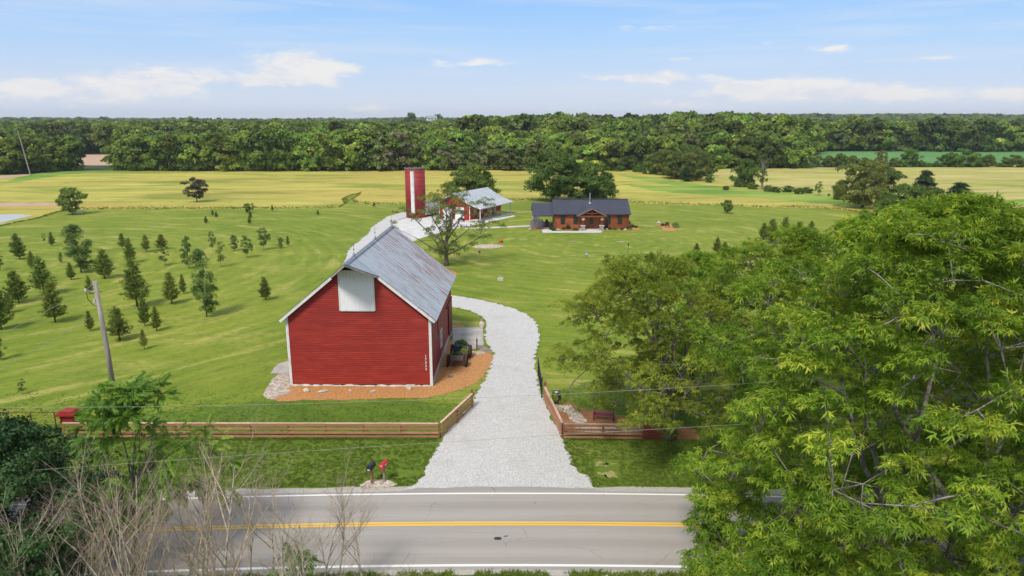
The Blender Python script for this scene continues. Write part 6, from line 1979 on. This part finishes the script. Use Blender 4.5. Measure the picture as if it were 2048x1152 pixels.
run_edge(816, 1200, lambda p: 340.5, 17.5, lambda p: 10.5, pickv, 'trees along the meadow edge behind the shed', lambda p, n, w: '%s tree at the meadow edge, %s right of the silo top' % (w, ordn(n + 1)))
run_edge(1205, 1345, lambda p: 340 - (p - 1205) * .02, 19, lambda p: 12, pickv, 'trees along the meadow edge above the cabin', lambda p, n, w: '%s tree at the meadow edge, %s right of the cabin oaks' % (w, ordn(n + 1)))
run_edge(1424, 1596, lambda p: 335.5, 19, lambda p: 13.5 - (p > 1500) * 1.5, lambda p: rt.choice([0, 1, 3, 0]), 'dark trees beyond the right meadow', lambda p, n, w: '%s tree beyond the right meadow, %s right of the jutting clump' % (w, ordn(n + 1)))
run_edge(1602, 2230, lambda p: 302.5 - (p < 1750) * 1.0, 17, lambda p: 18.5, lambda p: rt.choice([0, 1, 2, 3, 6, 4, 1, 3]), 'trees behind the green crop field', lambda p, n, w: '%s tree behind the green crop field, %s from its left end' % (w, ordn(n + 1)))
# hedgerow between the ripe meadow and the crop field
for i, (px, yb, yt, wp, kd) in enumerate(((1606, 334, 321, 22, 'bush'), (1634, 334, 311, 20, 'round'), (1657, 334, 312, 24, 'oak2'), (1680, 334, 308, 30, 'oak2'), (1704, 334, 312, 26, 'oak2'), (1728, 334, 316, 22, 'bush'), (1762, 334, 302, 26, 'open'), (1790, 334, 316, 28, 'bush'),
        (1819, 334, 300, 44, 'bush'), (1848, 334, 324, 26, 'bush'), (1870, 334, 326, 24, 'bush'), (1893, 334, 309, 40, 'bush'), (1920, 334, 299, 58, 'bush'), (1952, 334, 308, 36, 'bush'), (1975, 334, 310, 24, 'oak2'), (2000, 334, 326, 30, 'bush'), (2024, 334, 311, 44, 'bush'), (2062, 334, 314, 40, 'bush'))):
    plant(px, yb, yt, wp, kd, 'hedgerow bush before the green crop field, %s from its left end' % ordn(i + 1), 'hedgerow_bush', 'bush', 'bushes of the hedgerow before the crop field')

# skyline trees and farm buildings
for i, (px, yt, wp, kd, lb) in enumerate(((822, 226, 26, 'round', 'round skyline tree left of the white far house'), (876, 229, 20, 'round', 'round skyline tree right of the white far house'), (940, 232, 18, 'round', 'skyline tree left of the skyline pair'), (962, 231, 22, 'round', 'bigger tree of the skyline pair'), (978, 233, 18, 'round', 'smaller tree of the skyline pair'),
        (1145, 229, 10, 'cedar', 'first pointed conifer on the skyline'), (1154, 227, 12, 'cedar', 'second pointed conifer on the skyline'), (1166, 226, 26, 'round', 'round tree beside the skyline conifers'), (1189, 231, 16, 'round', 'small round tree at the right of the skyline conifers'))):
    y = 900.0; x = (px - 1024) / 1400.0 * (y * CP)
    H = zat(yt, y) - terrain(x, y) + 0.0
    o = empty('skyline_tree', (x, y, terrain(x, y)), i, lb, 'tree', 'trees standing on the skyline')
    s = H / VH[kd]; sx = wp / 1400.0 * y / VW[kd]
    o.scale = (sx, sx, s)
    link('trunk', V[kd][0], o); link('crown', V[kd][1], o)
y = 880.0; x = (863 - 1024) / 1400.0 * y * CP; zt = terrain(x, y)
fh = empty('far_house', (x, y, zt), .3, 'white far house on the skyline above the silo', 'house')
hz = max(8, zat(233, y) - zt)
MB().box((0, 0, hz / 2 - 1), (12, 8, hz - 2)).build('wall', M_shedwhite, fh)
MB().prism([(-6.5, -4.5, hz - 2), (-6.5, 4.5, hz - 2), (-6.5, 0, hz + 1)], (13, 0, 0)).build('roof', M_galv, fh)
for k in (-3.5, 0, 3.5): MB().box((k, -4.02, hz - 4), (1.2, .1, 1.6)).build('window', M_dkglass, fh)
y = 760.0; x = (1402 - 1024) / 1400.0 * y * CP; zt = terrain(x, y)
fh = empty('far_house', (x, y, zt), -.2, 'pale roofed far house peeping out of the woods above the right meadow', 'house')
hz = zat(242, y) - zt
MB().box((0, 0, hz / 2 - 1), (14, 8, hz - 2)).build('wall', M_shedwhite, fh)
MB().prism([(-7.5, -4.5, hz - 2), (-7.5, 4.5, hz - 2), (-7.5, 0, hz + 1)], (15, 0, 0)).build('roof', simple('pink_roof', (.4, .3, .27)), fh)
for k in (-3.5, 0, 3.5): MB().box((k, -4.02, hz - 4), (1.2, .1, 1.6)).build('window', M_dkglass, fh)
# far utility poles
for i, (px, yb, yt, lean_, lb) in enumerate(((59, 352, 261, -.13, 'tall leaning pole at the left end of the far meadow'), (246, 300, 257, -.05, 'pole rising from the wood right of the soil gap'), (450, 296, 258, -.04, 'second pole rising from the wood'), (575, 290, 250, -.03, 'third pole rising from the wood'))):
    y = G(px, yb)[1] if i == 0 else 380.0 + 60 * i
    x = (px - 1024) / 1400.0 * (y * CP + 4)
    H = zat(yt, y)
    o = empty('far_pole', (x, y, 0), 0, lb, 'utility pole', 'poles in the far woods')
    MB().tube([(0, 0, 0), (lean_ * H if i == 0 else lean_ * H * .5, 0, H)], [.22 + .08 * i, .16 + .08 * i], 8).build('pole', M_polewood, o)

# the mass of the woods behind: thousands of trees that read as one canopy
src = bpy.data.collections.new('wood_kinds')
for i, (tr, cr) in enumerate(WV):
    me = cr.copy()
    oo = bpy.data.objects.new('canopy_%d' % i, me)
    src.objects.link(oo)
def in_wood(x, y):
    if y < 262: return False
    r = x / y
    edge = 306
    if x < -150: edge = 305
    if x < -196: edge = 276
    if y < edge: return False
    if -262 < x < -158 and 300 < y < 432: return x > -184 and y < 330 and False
    if x > 128 and y < 340: return False
    if x > 128 + (y - 340) * .75 and x < 700 and y < 497: return False
    if x > 100 and y > 372 and y < 470 and x > 150 + (y - 372) * .55: return False
    return True
rw = np.random.RandomState(4)
ptsW, hW, iW = [], [], []
def fill_w(y0, y1, sp, smul, half=.86):
    y = y0
    while y < y1:
        x = -half * y - 40
        while x < half * y + 40:
            xx = x + rw.uniform(-.45, .45) * sp; yy = y + rw.uniform(-.45, .45) * sp
            if in_wood(xx, yy):
                nb_ = noise.noise(Vector((xx / 70, yy / 70, 3.3)))
                hh = (13.5 + 5.5 * nb_ + rw.uniform(-2.2, 2.2))
                if -30 < xx < 150 and 360 < yy < 480: hh += 5
                if yy < 345: hh *= .92
                c_ = rw.rand()
                l_ = noise.noise(Vector((xx / 45, yy / 45, 8.1)))
                v = 4 if (c_ < .10 or (l_ > .38 and c_ < .6)) else 5 if c_ < .11 else [0, 1, 2, 3, 6][rw.randint(5)]
                # (kept clear of the poles' line and the sky houses)
                ptsW.append((xx, yy, terrain(xx, yy))); hW.append(hh / 13 * smul); iW.append(v)
            x += sp
        y += sp * .9
fill_w(276, 640, 7.6, 1.0, 1.25)
fill_w(640, 1400, 11.5, 1.12, 1.1)
fill_w(1400, 3600, 22.0, 1.35, .80)
me = bpy.data.meshes.new('woods')
me.from_pydata(ptsW, [], [])
a = me.attributes.new('size', 'FLOAT', 'POINT'); a.data.foreach_set('value', hW)
a = me.attributes.new('kind_index', 'INT', 'POINT'); a.data.foreach_set('value', iW)
a = me.attributes.new('turn', 'FLOAT', 'POINT'); a.data.foreach_set('value', list(rw.uniform(0, 6.28, len(ptsW))))
woods = tag(link('woods', me), kind='stuff')
def scatter_mod(o, coll, name):
    ng = bpy.data.node_groups.new(name, 'GeometryNodeTree')
    ng.interface.new_socket('Geometry', in_out='INPUT', socket_type='NodeSocketGeometry')
    ng.interface.new_socket('Geometry', in_out='OUTPUT', socket_type='NodeSocketGeometry')
    N, L = ng.nodes, ng.links
    gi, go = N.new('NodeGroupInput'), N.new('NodeGroupOutput')
    ci = N.new('GeometryNodeCollectionInfo'); ci.inputs[0].default_value = coll; ci.inputs['Separate Children'].default_value = True; ci.inputs['Reset Children'].default_value = True
    ip = N.new('GeometryNodeInstanceOnPoints'); ip.inputs['Pick Instance'].default_value = True
    def attr(nm, ty):
        q = N.new('GeometryNodeInputNamedAttribute'); q.data_type = ty; q.inputs[0].default_value = nm
        return [s_ for s_ in q.outputs if s_.enabled and s_.name == 'Attribute'][0]
    cx = N.new('ShaderNodeCombineXYZ'); L.new(attr('turn', 'FLOAT'), cx.inputs[2])
    e2r = N.new('FunctionNodeEulerToRotation'); L.new(cx.outputs[0], e2r.inputs[0])
    L.new(gi.outputs[0], ip.inputs['Points']); L.new(ci.outputs[0], ip.inputs['Instance'])
    L.new(attr('kind_index', 'INT'), ip.inputs['Instance Index']); L.new(e2r.outputs[0], ip.inputs['Rotation']); L.new(attr('size', 'FLOAT'), ip.inputs['Scale'])
    L.new(ip.outputs[0], go.inputs[0])
    md = o.modifiers.new('scatter', 'NODES'); md.node_group = ng
scatter_mod(woods, src, 'wood_scatter')
print('WOODS', len(ptsW))

# ---- grass: tufts on the verges, by the fences and along the meadow's mown edge
gsrc = bpy.data.collections.new('grass_kinds')
M_blade = foliage_mat('grass_blades', (.11, .18, .022), (.17, .25, .03), (.27, .30, .06), trans=.3, rnd=.5, big=.4)
M_tall = foliage_mat('tall_grass_blades', (.22, .25, .035), (.38, .34, .07), (.55, .44, .12), trans=.3, rnd=.5, big=.2)
M_green = foliage_mat('rank_grass_blades', (.07, .13, .018), (.13, .20, .025), (.22, .26, .04), trans=.3, rnd=.4, big=.2)
def tuft(seed, n, h, wd, mat, nm):
    rg = np.random.RandomState(seed); V_, F_, T_ = [], [], []
    for i in range(n):
        a, r = rg.uniform(0, 6.28), rg.uniform(0, .16)
        p = np.array([math.cos(a) * r, math.sin(a) * r, -.01]); ln = h * rg.uniform(.5, 1.1)
        b_ = rg.uniform(0, 6.28); out_ = np.array([math.cos(b_), math.sin(b_), 0]) * ln * rg.uniform(.15, .7)
        sd = np.array([-math.sin(b_), math.cos(b_), 0]) * wd
        k = len(V_); V_ += [p - sd, p + sd, p + out_ * .4 + np.array([0, 0, ln * .65]) + sd * .7, p + out_ + np.array([0, 0, ln * .9])]
        F_ += [(k, k + 1, k + 2), (k, k + 2, k + 3)]
        T_ += [.2 + .3 * rg.rand(), .3, .5, .6 + .4 * rg.rand()]
    me = bpy.data.meshes.new(nm); me.from_pydata([tuple(v) for v in V_], [], F_); me.update()
    at = me.attributes.new('tint', 'FLOAT', 'POINT'); at.data.foreach_set('value', T_)
    me.materials.append(mat); return me
for i in range(3): gsrc.objects.link(bpy.data.objects.new('tuft_a%d' % i, tuft(i, 26, .12, .010, M_blade, 'tuft')))
for i in range(2): gsrc.objects.link(bpy.data.objects.new('tuft_b%d' % i, tuft(10 + i, 26, .62, .022, M_tall, 'tuft_tall')))
for i in range(2): gsrc.objects.link(bpy.data.objects.new('tuft_c%d' % i, tuft(20 + i, 24, .50, .022, M_green, 'tuft_green')))
def poly_in(poly):
    P_ = np.array(poly)
    def f(x, y):
        r = False
        for i in range(len(P_)):
            x1, y1 = P_[i]; x2, y2 = P_[i - 1]
            if (y1 > y) != (y2 > y) and x < (x2 - x1) * (y - y1) / (y2 - y1) + x1: r = not r
        return r
    return f
drv = poly_in(drive_near + drive_left + drive_right)
bedp = [poly_in(P((540, 795), (556, 804), (850, 797), (950, 768), (988, 712), (975, 700), (905, 655), (890, 712), (570, 745))), poly_in(P((524, 795), (532, 778), (546, 742), (590, 742), (590, 790))), poly_in(P((1096, 800), (1135, 803), (1290, 838), (1400, 862), (1400, 882), (1128, 876))),
        poly_in(P((714, 978), (728, 960), (786, 958), (798, 972), (790, 979))), poly_in(P((1186, 918), (1240, 920), (1240, 956), (1188, 956)))]
def allowed(x, y):
    if drv(x, y) or (-17.3 < x < -5.9 and 50.6 < y < 66): return False
    return not any(b(x, y) for b in bedp)
gp, gs, gi_, gt_ = [], [], [], []
def add_t(x, y, s, k, z=.02): gp.append((x, y, z)); gs.append(s); gi_.append(k); gt_.append(rg2.uniform(0, 6.28))
rg2 = random.Random(8)
for _ in range(22000):     # verge between road and fence, and lawn just beyond
    y = 35.5 + (rg2.random() ** 1.2) * 8.5 * (1 + .7 * rg2.random()); half = .78 * y + 2
    x = rg2.uniform(-half, min(half, 18))
    if y < 35.55 - .0017 * x * x + .05 or not allowed(x, y): continue
    if noise.noise(Vector((x * .5, y * .5, 1))) < -.45: continue
    add_t(x, y, rg2.uniform(.35, .95) * (1.1 if y < 42 else .7), rg2.randint(0, 2))
for _ in range(5200):     # near verge at the bottom of the frame
    y = rg2.uniform(25.6, 27.9); x = rg2.uniform(-21, 12)
    if noise.noise(Vector((x * .7, y * .9, 5))) < -.2 - (y < 27.2) * .3: continue
    add_t(x, y - .0017 * x * x, rg2.uniform(.8, 1.7), rg2.choice([0, 1, 2]))
for _ in range(700):     # ragged edge along the drive and the fence feet
    t = rg2.random(); p_ = rg2.choice([drive_near, drive_right[4:]]); i = rg2.randrange(len(p_) - 1)
    x = p_[i][0] * (1 - t) + p_[i + 1][0] * t + rg2.uniform(-.35, .35); y = p_[i][1] * (1 - t) + p_[i + 1][1] * t + rg2.uniform(-.2, .2)
    if y < 35.6 or y > 110 or any(b(x, y) for b in bedp) or drv(x, y): continue
    add_t(x, y, rg2.uniform(.3, .8), rg2.randint(0, 2))
for _ in range(1500):
    x = rg2.uniform(-28.5, -4.9) if rg2.random() < .8 else rg2.uniform(3.5, 8.3)
    add_t(x, 41.72 + rg2.uniform(-.25, .25), rg2.uniform(.9, 1.8), rg2.randint(0, 2))
for _ in range(16000):    # tall meadow grass rising at the mown edge
    i = rg2.randrange(len(lawn_edge) - 1); t = rg2.random()
    a_, b_ = lawn_edge[i], lawn_edge[i + 1]
    L_ = math.hypot(b_[0] - a_[0], b_[1] - a_[1])
    if rg2.random() > L_ / 60: continue
    x = a_[0] + (b_[0] - a_[0]) * t; y = a_[1] + (b_[1] - a_[1]) * t + abs(rg2.gauss(0, 2.2)) - .1
    add_t(x, y, rg2.uniform(.25, .6), rg2.choice([5, 6, 3, 6, 5, 4]))
me = bpy.data.meshes.new('grass'); me.from_pydata(gp, [], [])
a = me.attributes.new('size', 'FLOAT', 'POINT'); a.data.foreach_set('value', gs)
a = me.attributes.new('kind_index', 'INT', 'POINT'); a.data.foreach_set('value', gi_)
a = me.attributes.new('turn', 'FLOAT', 'POINT'); a.data.foreach_set('value', gt_)
grass = tag(link('grass', me), kind='stuff')
scatter_mod(grass, gsrc, 'grass_scatter')
tris = 0
seen_ = set()
for o_ in bpy.data.objects:
    if o_.type == 'MESH' and o_.data.name not in seen_:
        seen_.add(o_.data.name); tris += sum(len(p.vertices) - 2 for p in o_.data.polygons) if len(o_.data.polygons) < 3000 else len(o_.data.loops) - 2 * len(o_.data.polygons)
print('TRIS', tris, 'OBJS', len(bpy.data.objects), 'GRASS', len(gp))

# ================================================================== HAZE
hz_m, nt = new_mat('summer_haze')
vol = nt.n('ShaderNodeVolumePrincipled', {'Color': (.80, .88, 1.0, 1), 'Density': 0.00011, 'Anisotropy': 0.2})
nt.n('ShaderNodeOutputMaterial', {1: vol.outputs[0]})
hz_o = MB().box((0, 2300, 34), (11600, 7400, 92)).build('haze', hz_m)
tag(hz_o, kind='stuff')
